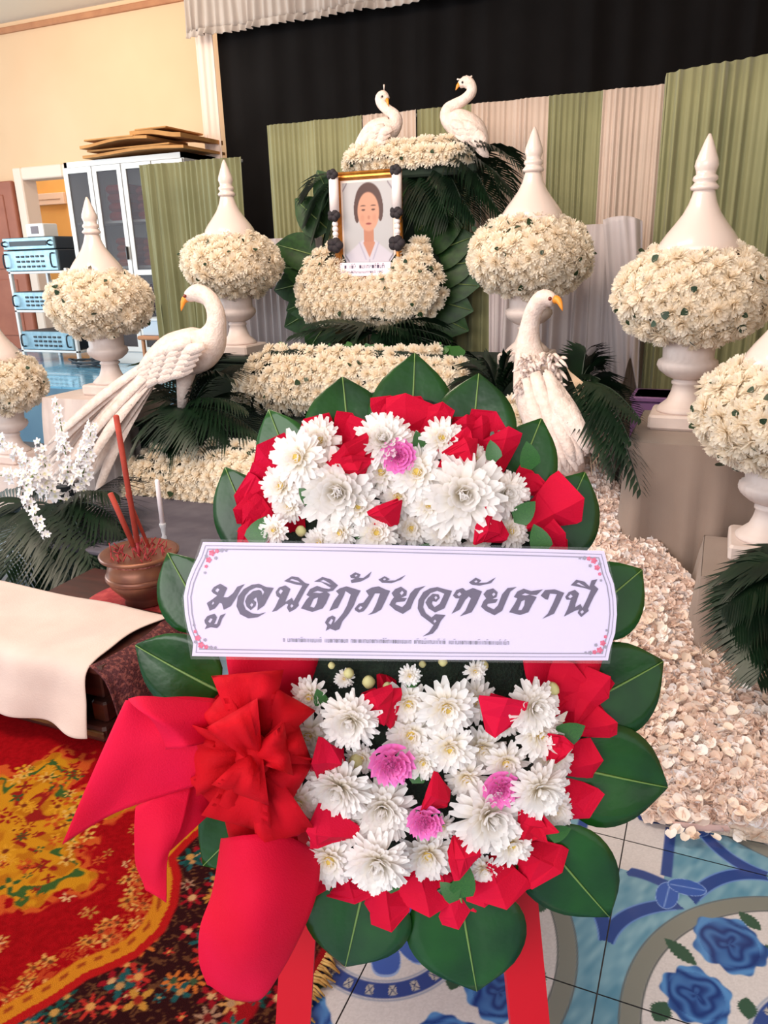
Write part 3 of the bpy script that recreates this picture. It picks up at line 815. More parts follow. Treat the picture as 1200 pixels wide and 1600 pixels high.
palms('dark palm fronds under the left white peacock', Y(300, 650, 2.85), [(Y(300, 640, 2.85), Y(px, py, yy), sg) for px, py, yy, sg in
      ((200, 640, 2.75, .10), (215, 690, 2.7, .10), (245, 720, 2.65, .1), (195, 600, 2.85, .12), (240, 570, 2.95, .12), (300, 565, 2.9, .08), (360, 590, 2.85, .12), (385, 640, 2.75, .10), (365, 690, 2.7, .1), (310, 700, 2.6, .1), (340, 560, 3.0, .1), (405, 680, 2.75, .1), (270, 690, 2.62, .1))], .17, 28, 10)
palms('dark palm fronds hanging in the lower left corner below the orchids', Y(60, 830, 2.2), [(Y(px0, py0, 2.25), Y(px, py, yy), sg) for px0, py0, px, py, yy, sg in
      ((90, 790, -20, 900, 2.0, .10), (90, 790, 40, 925, 1.9, .08), (100, 790, 110, 915, 1.9, .10), (110, 790, 175, 880, 2.0, .10), (80, 790, 0, 830, 2.2, .12), (110, 790, 200, 830, 2.15, .10), (60, 790, -40, 800, 2.2, .1), (120, 790, 180, 770, 2.25, .06), (90, 790, 75, 860, 1.95, .1), (100, 780, 150, 905, 1.9, .1), (60, 800, 10, 890, 1.92, .1))], .20, 28, 40)
palms('palm fronds arching right from the top flower bank', Y(700, 275, 3.66), [(Y(px0, 268, 3.66), Y(px, py, 3.55), sg) for px0, px, py, sg in
      ((700, 800, 300, .16), (690, 815, 262, .18), (690, 780, 330, .12), (680, 740, 340, .06), (670, 700, 345, .05), (720, 790, 240, .08), (650, 672, 330, .05), (710, 760, 300, .12), (690, 720, 310, .06))], .17, 24, 60)
palms('palm fronds drooping left of the framed portrait', Y(530, 285, 3.66), [(Y(535, 285, 3.66), Y(px, py, 3.6), sg) for px, py, sg in
      ((480, 345, .08), (490, 370, .06), (505, 390, .05), (475, 310, .10), (500, 340, .08), (520, 360, .05))], .13, 22, 80)
palms('dark palm fronds beside the right white peacock', Y(910, 620, 2.84), [(Y(908, 600, 2.86), Y(px, py, yy), sg) for px, py, yy, sg in
      ((1000, 655, 2.44, .08), (985, 690, 2.43, .10), (970, 630, 2.58, .06), (915, 550, 2.9, .02), (930, 572, 2.88, .05), (960, 740, 2.45, .12), (1000, 765, 2.40, .14), (985, 720, 2.42, .12), (945, 600, 2.8, .05))], .10, 32, 100)
palms('dark palm fronds left of the right peacock', Y(785, 590, 3.0), [(Y(780, 620, 3.0), Y(px, py, 3.0), sg) for px, py, sg in
      ((760, 565, .03), (790, 560, .03), (815, 590, .05), (720, 600, .08), (740, 575, .06), (800, 575, .04))], .12, 22, 120)
palms('dark palm fronds across the middle of the altar under the flower mound', Y(590, 525, 3.3), [(Y(590, 520, 3.34), Y(px, py, 3.26), sg) for px, py, sg in
      ((460, 525, .05), (500, 540, .05), (700, 530, .06), (720, 560, .06), (660, 545, .05), (480, 510, .06), (690, 510, .07), (540, 545, .04), (620, 548, .04), (750, 570, .08), (640, 520, .05), (560, 520, .05))], .13, 24, 140)
palms('dark palm fronds spreading at the right edge by the petals', Y(1240, 950, 2.05), [(Y(px0, py0, 2.05), Y(px, py, yy), sg) for px0, py0, px, py, yy, sg in
      ((1240, 900, 1135, 945, 1.95, .06), (1240, 890, 1150, 890, 2.08, .04), (1240, 920, 1145, 980, 1.9, .08), (1240, 930, 1165, 1020, 1.85, .08), (1240, 950, 1185, 1060, 1.8, .08), (1250, 880, 1165, 900, 2.05, .05), (1240, 900, 1150, 960, 1.95, .08), (1250, 960, 1200, 1040, 1.85, .1), (1230, 880, 1190, 940, 2.0, .06))], .12, 34, 160)
# ---- broad round leaves fanned behind the mound
rl = thing('round_leaf_fan', 'fan of broad green leaves framing the flower mound and portrait', 'leaves', ony(585, 480, 3.6))
LEAF_RD = mesh('broad_leaf', *leafshape(10, 7, .12, .1, full=.7), M_phil)
VEIN = mat('broad_leaf_vein', (120, 140, 80), .5)
def leafvein(parent, me_name='midrib'):
    pass
for px, py, ang, L_ in ((500, 480, 115, .24), (490, 440, 100, .24), (495, 400, 75, .24), (515, 360, 50, .24), (515, 500, 140, .22), (660, 480, -115, .26), (668, 440, -95, .26), (665, 400, -72, .26), (655, 360, -45, .26), (645, 330, -25, .24), (660, 500, -135, .22), (530, 330, 30, .22), (650, 380, -60, .30), (655, 420, -85, .30), (650, 460, -105, .30), (640, 345, -38, .30), (510, 420, 88, .26), (512, 460, 108, .26)):
    p = ony(px, py, 3.62); a = radians(ang)
    q = Vector((-sin(a), 0.0, cos(a)))           # leaf points outward in the altar plane
    o = bpy.data.objects.new('leaf', LEAF_RD); COL.objects.link(o); o.parent = rl
    yv = q; zv = Vector((0.15*sin(a), -1, .15)).normalized(); xv = yv.cross(zv).normalized(); zv = xv.cross(yv)
    o.matrix_local = Matrix.Translation(Vector(p)-Vector(rl['_o'])) @ Matrix((xv, yv, zv)).transposed().to_4x4() @ Matrix.Diagonal((L_*.80, L_, L_, 1))
    for k in range(1):
        mr = link('midrib', mesh('midrib', *tube([(0, .02, .012), (0, .5, .05), (0, .95, .02)], [.02, .015, .006], 5), VEIN), o)

# ---- framed portrait
fx0, fx1 = -1.712, -1.372; FY = 3.46
zt, zb = 1.590, 1.115
pf = thing('framed_portrait', 'gold framed portrait photo of a person in a white collared shirt', 'portrait', ((fx0+fx1)/2, FY, zb))
M_gold = mat('frame_gold', (206, 140, 60), .3, (170, 104, 40), 30, metal=.55)
fr = MB()
pr = [(0, 0), (0, -.018), (.008, -.026), (.016, -.02), (.024, -.022), (.032, -.010), (.036, -.004), (.036, .0)]
ringn = len(pr); V = []; Fc = []
for (sx, sz) in ((0, 0), (1, 0), (1, 1), (0, 1)):
    for (d, h) in pr:
        V.append((fx0+d if sx == 0 else fx1-d, FY+h, zb+d if sz == 0 else zt-d))
for k in range(4):
    for i in range(ringn-1):
        a = k*ringn+i; b = ((k+1) % 4)*ringn+i; Fc.append((a, b, b+1, a+1))
fr.add((V, Fc)); fr.build('moulding', M_gold, pf, False)
part('backing', box(fx0+.004, fx1-.004, FY, FY+.012, zb+.004, zt-.004), M_wood, pf, False)
part('mount', box(fx0+.03, fx1-.03, FY-.004, FY-.001, zb+.03, zt-.03), mat('mount_white', (244, 226, 216), .6), pf, False)
ix0, ix1, iz0, iz1 = fx0+.046, fx1-.046, zb+.082, zt-.046
def portrait(X, Yv):
    u = X/(ix1-ix0)*2; v = Yv/(iz1-iz0)*2        # -1..1
    U_, V_ = u, v; u = u/1.34; v = v/1.26-.03
    C = np.ones(u.shape+(3,))*np.array((206, 204, 208.))
    el = lambda cx, cy, rx, ry, s=.06: np.clip((1-np.hypot((u-cx)/rx, (v-cy)/ry))/s, 0, 1)
    C = mixc(C, (92, 62, 56), el(.03, .36, .42, .40)*(v > .04)); C = mixc(C, (92, 62, 56), el(-.33, .22, .09, .26)); C = mixc(C, (96, 66, 60), el(.38, .24, .09, .26))
    sh = np.clip((-.36-v-.55*np.abs(np.clip(np.abs(u)-.18, 0, 1)))/.04, 0, 1)
    C = mixc(C, (224, 218, 232), sh)
    C = mixc(C, (208, 140, 112), ((np.abs(u-.02) < .15+np.clip(-.3-v, 0, 1)*.0)*(v < -.1)*(v > -.5)).astype(float))
    C = mixc(C, (214, 146, 118), np.clip((.19-(np.abs(u-.02)+np.clip(-.45-v, 0, 1)*.62))/.03, 0, 1)*(v < -.42))
    C = mixc(C, (228, 168, 140), el(.02, .18, .34, .40, .08))
    C = mixc(C, (218, 150, 124), el(-.16, .06, .08, .1, .6)*.5); C = mixc(C, (218, 150, 124), el(.2, .06, .08, .1, .6)*.5)
    for s in (-1, 1):
        C = mixc(C, (92, 58, 50), el(.02+s*.15, .22, .07, .022, .4)); C = mixc(C, (110, 76, 66), el(.02+s*.155, .30, .10, .016, .4))
    C = mixc(C, (204, 136, 112), el(.03, .07, .05, .05, .5)*.8)
    C = mixc(C, (176, 84, 80), el(.02, -.055, .10, .026, .4)); C = mixc(C, (150, 66, 66), el(.02, -.052, .10, .008, .5))
    for s in (-1, 1):                                          # collar
        w_ = np.abs((u-.02)*s-.19+(v+.62)*-.55)
        C = mixc(C, (196, 190, 212), np.clip((.03-w_)/.02, 0, 1)*(v < -.42)*(v > -.78)*((u-.02)*s > 0))
    C = mixc(C, (180, 176, 196), band(u-.02, .012, .01)*(v < -.76))
    for sx in (-1, 1):
        for sz in (-1, 1):
            q = (1-sx*U_)+(1-sz*V_); C = mixc(C, (150, 140, 150), band(q-.2, .03, .02)*((1-sx*U_) < .2))
    return C*.88
me = dense_grid('photo', -(ix1-ix0)/2, (ix1-ix0)/2, -(iz1-iz0)/2, (iz1-iz0)/2, 90, 120, 0, portrait, mat('photo_print', (220, 215, 215), .35, attr=True))
ph = link('photo_print', me, pf); ph.location = (0, -.006, (iz0+iz1)/2-zb); ph.rotation_euler = (radians(90), 0, 0)
cp = thing('caption_card', 'white caption card with dark lettering below the framed portrait', 'card', ((fx0+fx1)/2, FY-.03, 1.16))
cz0, cz1 = 1.135, 1.196
part('card', box(fx0+.03, fx1-.05, FY-.034, FY-.028, cz0, cz1, .001), mat('card_white', (238, 224, 240), .6), cp, False)
def ticks(x0, x1, z0, z1, seed, gap=.3):
    r = random.Random(seed); mb = MB(); x = x0; h = z1-z0
    while x < x1:
        w_ = r.uniform(.45, .8)*h
        if r.random() > .08:
            for (a, b, c_, d) in ((0, .22, 0, 1), (.78, 1, r.choice((0, 0, .4)), 1), (0, 1, r.choice((0, .8)), r.choice((.2, 1)))):
                if d > c_: mb.add(([(x+a*w_, 0, z0+c_*h), (x+b*w_, 0, z0+c_*h), (x+b*w_, 0, z0+d*h), (x+a*w_, 0, z0+d*h)], [(0, 1, 2, 3)]))
            if r.random() < .25: mb.add(([(x, 0, z0+1.2*h), (x+w_*.8, 0, z0+1.3*h), (x+w_*.8, 0, z0+1.5*h), (x, 0, z0+1.35*h)], [(0, 1, 2, 3)]))
        x += w_+h*gap
    return mb
for (a, b, c_, d, s) in ((fx0+.055, fx1-.08, 1.170, 1.184, 5), (fx0+.045, fx1-.09, 1.149, 1.157, 6)):
    mb = ticks(a, b, c_, d, s); mb.v = [(x, FY-.0345, z) for x, y, z in mb.v]; mb.build('caption_print', M_ink, cp, False)
# garlands
M_wg = mat('garland_white', (244, 232, 232), .6); M_bg = mat('garland_dark', (34, 30, 34), .8, (48, 40, 46), 60)
BALL = lathe([(max(.02, cos(t)), sin(t)) for t in np.linspace(-1.55, 1.55, 8)], 12)
def garland(x, lab):
    o = thing('garland', lab, 'garland', (x, FY-.04, zt))
    T = lambda s, c: ([(p[0]*s+c[0], p[1]*s+c[1], p[2]*s+c[2]) for p in BALL[0]], BALL[1])
    part('strand', tube([(x, FY-.05, zt-.02), (x, FY-.055, zt-.17)], .022, 12), M_wg, o)
    for (z, s) in ((zt-.012, .024), (zt-.185, .027), (zt-.315, .034)):
        for k in range(5):
            part('tuft', T(s*.62, (x+s*.6*cos(k*1.256), FY-.055-.3*s, z+s*.45*sin(k*1.256))), M_bg, o)
    for k in range(4):
        part('bead', T(.014, (x, FY-.055, zt-.222-k*.022)), M_wg, o)
garland(fx0+.025, 'white garland with dark tufts hanging on the left of the portrait frame')
garland(fx1-.005, 'white garland with dark tufts hanging on the right of the portrait frame')

# ---- birds
def bird(name, label, cat, path, y, feath, beak, eye, crest=None, dy=None, legs=None, flat=1.0):
    """path: (px, py, radius px[, y]) from tail root to face"""
    P = []; Rr = []
    for q in path:
        yy = q[3] if len(q) > 3 else y
        p = ony(q[0], q[1], yy); P.append(p); Rr.append(q[2]/F*dist(p))
    base = (P[2][0], P[2][1], min(p[2] for p in P))
    o = thing(name, label, cat, base)
    n = 44; PP = cr(P, n); RR = [max(.003, float(r[0])) for r in cr([(r,) for r in Rr], n)]
    body = sub(part('body', tube(PP, RR, 18, flat), M_feather, o), o)
    hd = PP[-3]; sc = RR[-6]
    b0 = ony(beak[0], beak[1], y); b1 = ony(beak[2], beak[3], y-.02); mid = (b0+b1)/2+np.array((0, 0, .25*np.linalg.norm(b1-b0)))
    part('beak', tube(cr([b0, mid, b1], 6), [sc*.45, sc*.42, sc*.36, sc*.28, sc*.16, .001], 8), M_orange, body)
    for s in (-1, 1):
        e = ony(eye[0], eye[1], y)+np.array((0, s*sc*.86, 0))
        v, f = BALL; part('eye', ([(p[0]*sc*.2+e[0], p[1]*sc*.2+e[1], p[2]*sc*.2+e[2]) for p in v], f), M_eyered if feath == 1 else M_dark, body)
    if crest:
        for (cx, cy) in crest:
            c1 = ony(cx, cy, y); c0 = ony(eye[0], eye[1]-6, y)
            part('crest_plume', tube([c0, (c0+c1)/2, c1*.94+c0*.06, c1], [.002, .0015, .004, .002], 6), M_feather, body)
    return o, body, PP, RR
def feather(p0, p1, w_, nrm, bow=.02, n=6):
    A = np.array(p0); B = np.array(p1); T = B-A; nrm = np.array(nrm, float); S = np.cross(T, nrm); S /= np.linalg.norm(S)+1e-9
    v = []
    for i in range(n):
        t = i/(n-1); ww = w_*(.35+.65*sin(pi*min(1, .12+.8*t)))*(1 if t < 1 else .35)
        c = A+T*t+nrm*bow*sin(pi*t)
        for j in (-1, 0, 1): v.append(c+S*ww*.5*j-nrm*abs(j)*ww*.12)
    return thick((v, gridf(n, 3)), .002, nrm)
def wing(o, rows, y, fw, name='wing_feather'):
    for (x0, y0, x1, y1, cnt, L, dirx, diry) in rows:
        for k in range(cnt):
            t = k/max(1, cnt-1); px = x0+(x1-x0)*t; py = y0+(y1-y0)*t
            a = ony(px, py, y); b = ony(px+dirx*L, py+diry*L, y-.005)
            part(name, feather(a, b, fw, (0.0, -1, .15), .012), M_feather, o)
pl_, bd, _, _ = bird('peacock_statue', 'white feathered peacock on palm fronds at left, looking left', 'peacock',
     [(222, 578, 7), (243, 562, 18), (272, 552, 31), (303, 548, 36), (326, 536, 28), (337, 512, 17), (337, 488, 14), (327, 467, 13), (309, 458, 14), (294, 463, 9)], 2.78, 1, (292, 466, 283, 486), (296, 462))
wing(pl_, [(318, 540, 300, 575, 5, 40, -1, .35), (298, 532, 282, 578, 6, 42, -1, .45), (278, 535, 262, 580, 6, 46, -1, .6), (258, 545, 245, 582, 5, 44, -1, .75)], 2.668, .05)
for k in range(22):
    t = k/21; a = ony(252-8*t, 552+34*t, 2.72+.03*sin(k*2.4)); e = ony(70+75*t+rng.uniform(-14, 14), 745+40*t-60*rng.random(), 2.50+.12*rng.random())
    part('tail_feather', feather(a, e, .045+.015*rng.random(), (0.2, -.8, .55), .03+.02*rng.random(), 9), M_feather, pl_)
part('stand', tube([ony(290, 575, 2.78), ony(288, 600, 2.78), ony(284, 640, 2.80)], [.05, .035, .02], 10), M_feather, pl_)
pr_, bd, _, _ = bird('peacock_statue', 'white feathered peacock at right, upright neck, looking right', 'peacock',
     [(900, 735, 16, 2.60), (885, 712, 30, 2.64), (868, 680, 37, 2.70), (852, 640, 40, 2.76), (840, 605, 38, 2.80), (831, 572, 29, 2.83), (826, 540, 20, 2.84), (828, 508, 15, 2.84), (836, 482, 14, 2.83), (850, 467, 15, 2.82), (866, 470, 9, 2.81)], 2.80, 1, (868, 468, 879, 486), (862, 466))
for k in range(150):     # ruffled collar
    a = ony(812+rng.uniform(0, 64), 550+rng.uniform(0, 60), 2.715+rng.uniform(-.01, .03)); e = a+np.array((rng.uniform(-.03, .04), -.025, rng.uniform(-.05, .005)))
    part('collar_feather', feather(a, e, .012, (0.1, -1, .4), .012, 4), M_feather, pr_)
for k in range(16):
    t = k/15; a = ony(822+44*t, 590+10*sin(k), 2.68); e = ony(862+66*t, 742-40*t*t+rng.uniform(-14, 10), 2.52+.04*rng.random())
    part('tail_feather', feather(a, e, .05, (0.15, -.9, .4), .03, 9), M_feather, pr_)
M_net = mat('tail_net', (206, 178, 150), .8)
for k in range(9):
    t = k/8; a = ony(884+3*t, 570+8*t, 2.74); e = ony(925+34*t, 742-52*t, 2.58)
    part('tail_strand', tube(cr([a, (a+e)/2+np.array((.015, 0, .03)), e], 8), .0016, 5), M_net, pr_)
for k in range(8):
    t = .15+k*.11
    q = [ony(884+(925-884)*t+34*t*s+3*s, 570+(742-570)*t-52*t*s+8*s, 2.74-.16*t) for s in np.linspace(0, 1, 6)]
    part('tail_strand', tube(q, .0013, 5), M_net, pr_)
sw, _, _, _ = bird('swan_figure', 'white swan figure on the top flower bank at left, facing right', 'swan',
     [(553, 244, 4), (566, 228, 13), (585, 212, 21), (604, 203, 20), (617, 192, 13), (616, 180, 9), (606, 172, 8), (597, 163, 8), (594, 154, 8), (599, 150, 8), (605, 156, 5)], 3.62, 0, (603, 155, 607, 166), (600, 152), [(590, 146), (600, 132)])
wing(sw, [(612, 200, 606, 216, 3, 24, -1, .5), (600, 196, 592, 220, 4, 26, -1, .6), (584, 206, 576, 226, 3, 26, -1, .8)], 3.555, .04)
sw, _, _, _ = bird('swan_figure', 'white swan figure on the top flower bank at right, facing left', 'swan',
     [(760, 236, 4), (752, 222, 14), (738, 206, 22), (718, 194, 22), (702, 184, 15), (701, 172, 11), (711, 164, 9), (725, 156, 8), (736, 145, 8), (736, 134, 8), (728, 128, 9), (718, 133, 5)], 3.62, 0, (720, 132, 712, 141), (725, 130), [(714, 124), (730, 118), (738, 119)])
wing(sw, [(704, 190, 712, 208, 3, 26, 1, .5), (720, 190, 728, 214, 4, 28, 1, .6), (738, 202, 742, 224, 3, 24, .9, .9)], 3.555, .04)

# ================================================================== FRONT LEFT: low tables, incense, orchids, rug
M_darkwood = mat('dark_wood', (74, 34, 26), .4, (52, 24, 20), 6, stretch=(1, 6, 6))
M_gilt = mat('worn_gilt', (120, 84, 44), .5, (86, 52, 34), 25, metal=.3)
lt1 = thing('low_table', 'low dark carved wooden table under the white cloth at left', 'table', (-1.8, 1.5, 0))
part('tabletop', box(-2.45, -1.37, 1.305, 1.63, .215, .24, .006), M_darkwood, lt1, False)
part('apron', box(-2.42, -1.40, 1.33, 1.60, .13, .215, .004), M_darkwood, lt1, False)
part('base_rail', box(-2.45, -1.37, 1.285, 1.63, .0255, .07, .008), M_darkwood, lt1, False)
part('gilt_strip', box(-2.45, -1.37, 1.278, 1.285, .045, .062, .002), M_gilt, lt1, False)
for x in (-2.43, -1.43):
    for y in (1.31, 1.57):
        part('leg', box(x, x+.05, y, y+.05, .07, .13, .006), M_darkwood, lt1, False)
M_lace = mat('dark_red_lace', (70, 18, 26), .8, (120, 60, 56), 90, .5, 200, mixlo=.5, mixhi=.62)
lc = thing('lace_cloth', 'dark red lace cloth hanging from the right end of the low table', 'cloth', (-1.36, 1.45, .05))
part('hanging', thick(loft([[(-1.40, 1.62, .2445), (-1.375, 1.50, .2445), (-1.385, 1.36, .2445), (-1.40, 1.30, .2445)], [(-1.33, 1.63, .22), (-1.325, 1.50, .225), (-1.325, 1.38, .22), (-1.345, 1.29, .21)], [(-1.30, 1.64, .12), (-1.285, 1.52, .13), (-1.29, 1.40, .12), (-1.31, 1.275, .12)], [(-1.28, 1.64, .045), (-1.265, 1.52, .04), (-1.275, 1.40, .045), (-1.295, 1.265, .04)]], 14, 22, lambda a, b: np.array([.012*a*sin(b*26), .006*a*cos(b*20), 0])), .003, (1, 0, .3)), M_lace, lc)
wc = thing('white_cloth', 'white cloth spread over the low table at left, corner hanging', 'cloth', (-1.8, 1.45, .25))
def clothwave(a, b): return np.array([0, -.016*max(0, (a-.5))*2*(.6+sin(b*19+a*3)), .005*sin(b*11+a*4)*sin(a*5+b*3)])
cw = loft([[(-2.5, 1.625, .246), (-2.1, 1.63, .247), (-1.75, 1.62, .247), (-1.56, 1.61, .247), (-1.38, 1.605, .248)],
           [(-2.5, 1.52, .250), (-2.1, 1.52, .250), (-1.75, 1.52, .252), (-1.55, 1.50, .252), (-1.405, 1.49, .254)],
           [(-2.5, 1.38, .250), (-2.1, 1.38, .250), (-1.75, 1.38, .252), (-1.55, 1.38, .252), (-1.40, 1.39, .258)],
           [(-2.5, 1.295, .240), (-2.1, 1.293, .240), (-1.75, 1.290, .242), (-1.55, 1.287, .238), (-1.405, 1.30, .236)],
           [(-2.5, 1.278, .16), (-2.1, 1.275, .16), (-1.75, 1.270, .155), (-1.55, 1.266, .15), (-1.39, 1.27, .15)],
           [(-2.5, 1.270, .085), (-2.1, 1.268, .085), (-1.75, 1.262, .08), (-1.55, 1.256, .075), (-1.375, 1.24, .075)]], 40, 60, clothwave)
part('sheet', thick(cw, .003, (0, -.5, .85)), M_cloth_white, wc)

M_redtop = mat('red_cloth', (150, 24, 34), .8, (176, 60, 56), 40, .2)
it = thing('incense_table', 'low dark wooden table behind the white cloth holding the incense pot', 'table', (-1.6, 1.80, 0))
part('tabletop', box(-1.98, -1.40, 1.64, 1.93, .17, .19, .006), M_darkwood, it, False)
part('skirt', box(-1.97, -1.41, 1.65, 1.92, .0255, .17, .004), M_darkwood, it, False)
cu = thing('red_mat', 'round red patterned mat under the incense pot', 'mat', (-1.60, 1.72, .19))
part('pad', lathe([(.10, 0), (.165, .002), (.172, .012), (.165, .022), (.10, .025)], 32, (-1.60, 1.72, .191)), M_redtop, cu)
part('rim', lathe([(.168, .008), (.176, .010), (.176, .016), (.168, .018)], 32, (-1.60, 1.72, .191)), M_gilt, cu)
PX, PY, PZ = -1.566, 1.715, .217
M_brass = mat('aged_brass', (140, 92, 68), .35, (104, 62, 54), 10, metal=.55)
ip = thing('incense_pot', 'round aged brass incense pot filled with red ash and stubs', 'pot', (PX, PY, PZ))
part('body', lathe([(.055, 0), (.062, .006), (.058, .02), (.075, .04), (.098, .07), (.106, .095), (.100, .125), (.092, .14), (.096, .148), (.118, .158), (.120, .166), (.112, .17), (.096, .163)], 40, (PX, PY, PZ)), M_brass, ip)
part('band', lathe([(.1045, .085), (.109, .09), (.109, .10), (.1045, .105)], 40, (PX, PY, PZ)), M_brass, ip)
part('ash', lathe([(.001, .150), (.06, .160), (.098, .158), (.098, .145)], 30, (PX, PY, PZ)), mat('red_ash', (128, 50, 50), .95, (176, 120, 110), 60, .8, 150), ip)
M_stub = mat('incense_stub', (156, 42, 50), .8)
for k in range(70):
    a = rng.uniform(0, 6.28); r_ = .088*sqrt(rng.random()); p = np.array((PX+r_*cos(a), PY+r_*sin(a), PZ+.158))
    part('stub', tube([p, p+np.array((rng.uniform(-.02, .02), rng.uniform(-.02, .02), rng.uniform(.008, .035)))], .0018, 5), M_stub, ip)
M_joss = mat('joss_red', (178, 66, 48), .75, (160, 54, 42), 30)
def joss(p0, p1, y, r_, lab):
    b = np.array(p0); t = ony(p1[0], p1[1], y)
    o = thing('incense_stick', lab, 'incense stick', b, group='large incense sticks')
    q = b+(t-b)*.12
    part('handle', tube([b, q], r_*.55, 8), M_stub, o); part('incense', tube([q, q+(t-q)*.99, t], [r_, r_, r_*.5], 10), M_joss, o)
joss((PX+.018, PY-.02, PZ+.155), (181, 648), 1.70, .0085, 'tallest thick red incense stick in the pot, leaning left')
joss((PX-.018, PY+.01, PZ+.155), (172, 770), 1.70, .0085, 'short thick red incense stick in the pot')
joss((PX+.03, PY+.02, PZ+.155), (198, 772), 1.71, .0055, 'thin red incense stick beside the tallest one')
cs = thing('candle_stand', 'slender clear glass stand with a white taper candle behind the incense pot', 'candle', ony(258, 850, 2.06))
c0 = ony(258, 852, 2.06); c0[2] = .235
M_glassw = mat('clear_glass', (225, 228, 235), .06, alpha=.5, coat=.5)
part('base', lathe([(.026, 0), (.028, .004), (.018, .012), (.006, .018), (.006, .04), (.011, .05), (.006, .06), (.009, .085), (.013, .10), (.011, .105)], 20, c0), M_glassw, cs)
part('candle', lathe([(.0085, .10), (.0085, .26), (.006, .266), (.001, .268)], 14, c0), mat('candle_wax', (246, 236, 240), .4), cs)
part('wick', tube([c0+np.array((0, 0, .265)), c0+np.array((.001, 0, .276))], .001, 5), M_dark, cs)

# orchids
M_orchid = mat('orchid_white', (246, 242, 248), .55, attr=True, trans=.2)
v = []; f = []; c = []
for i in range(5):
    a = 2*pi*i/5; b0 = len(v)
    for s in range(4):
        t = s/3; wv = .62*sin(pi*min(1, .18+.75*t))
        for q in (-1, 0, 1):
            v.append((t*cos(a)-q*wv*.5*sin(a), t*sin(a)+q*wv*.5*cos(a), .15*t*t+.08*abs(q))); c.append((250, 246, 250) if t > .3 else (236, 232, 190))
    for s in range(3):
        for q in (0, 1): p = b0+s*3+q; f.append((p, p+3, p+4, p+1))
ORCH = mesh('orchid_floret', v, f, M_orchid, True, lina(np.array(c, float)))
M_stem = mat('orchid_stem', (96, 128, 62), .5)
def orchid(pts, y, n, lab, fs=.022, spread=.035):
    P = cr([ony(px, py, yy) for px, py, yy in [(q[0], q[1], q[2] if len(q) > 2 else y) for q in pts]], 24)
    o = thing('orchid_spray', lab, 'orchid', P[0], group='white orchid sprays')
    part('stem', tube(P, [.004*(1-.6*i/24) for i in range(24)], 6), M_stem, o)
    for k in range(n):
        t = (.12+.88*k/(n-1)); p = P[min(23, int(t*23))]
        a = k*2.4; sp = spread*(1.15-.75*t)
        q = p+np.array((cos(a)*sp, -abs(sin(a))*sp*.8, sin(a)*sp*.7))
        place('floret', ORCH, o, q, (cos(a)*.8, -1, sin(a)*.5+.2), fs*(1.15-.5*t)*rng.uniform(.85, 1.15))
orchid([(115, 800), (105, 730), (98, 680), (88, 628)], 2.30, 46, 'upright white orchid spray, tallest, before the blue stage front')
orchid([(118, 790), (130, 740), (138, 695), (145, 662)], 2.28, 44, 'upright white orchid spray beside the peacock tail tip', .024, .04)
orchid([(95, 770), (60, 735), (20, 700), (-30, 660)], 2.25, 50, 'white orchid spray arching to the left edge', .024, .042)
orchid([(105, 795, 2.28), (66, 742, 2.08), (40, 762, 1.92), (56, 805, 1.87), (74, 838, 1.86)], 1.86, 44, 'white orchid spray drooping down in front of the palm', .022, .03)
orchid([(105, 795, 2.28), (65, 752, 2.1), (25, 742, 1.98), (-20, 745, 1.95)], 1.95, 44, 'white orchid spray lying low at the left edge', .023, .04)
orchid([(100, 790), (80, 755), (70, 725), (62, 690)], 2.36, 34, 'cream orchid spray behind the tall one', .026, .045)
ov = thing('orchid_vase', 'dark vase hidden among palm fronds holding the orchid sprays', 'vase', (onz(105, 900, .23)[0], 2.26, 0))
vx, vy, _ = ony(108, 800, 2.28)
part('body', lathe([(.05, 0), (.075, .05), (.09, .15), (.06, .28), (.045, .34), (.055, .36)], 24, (vx, vy, .0)), M_black_metal, ov)
part('lip', lathe([(.055, .355), (.06, .36), (.06, .368), (.05, .37)], 24, (vx, vy, 0)), M_black_metal, ov)

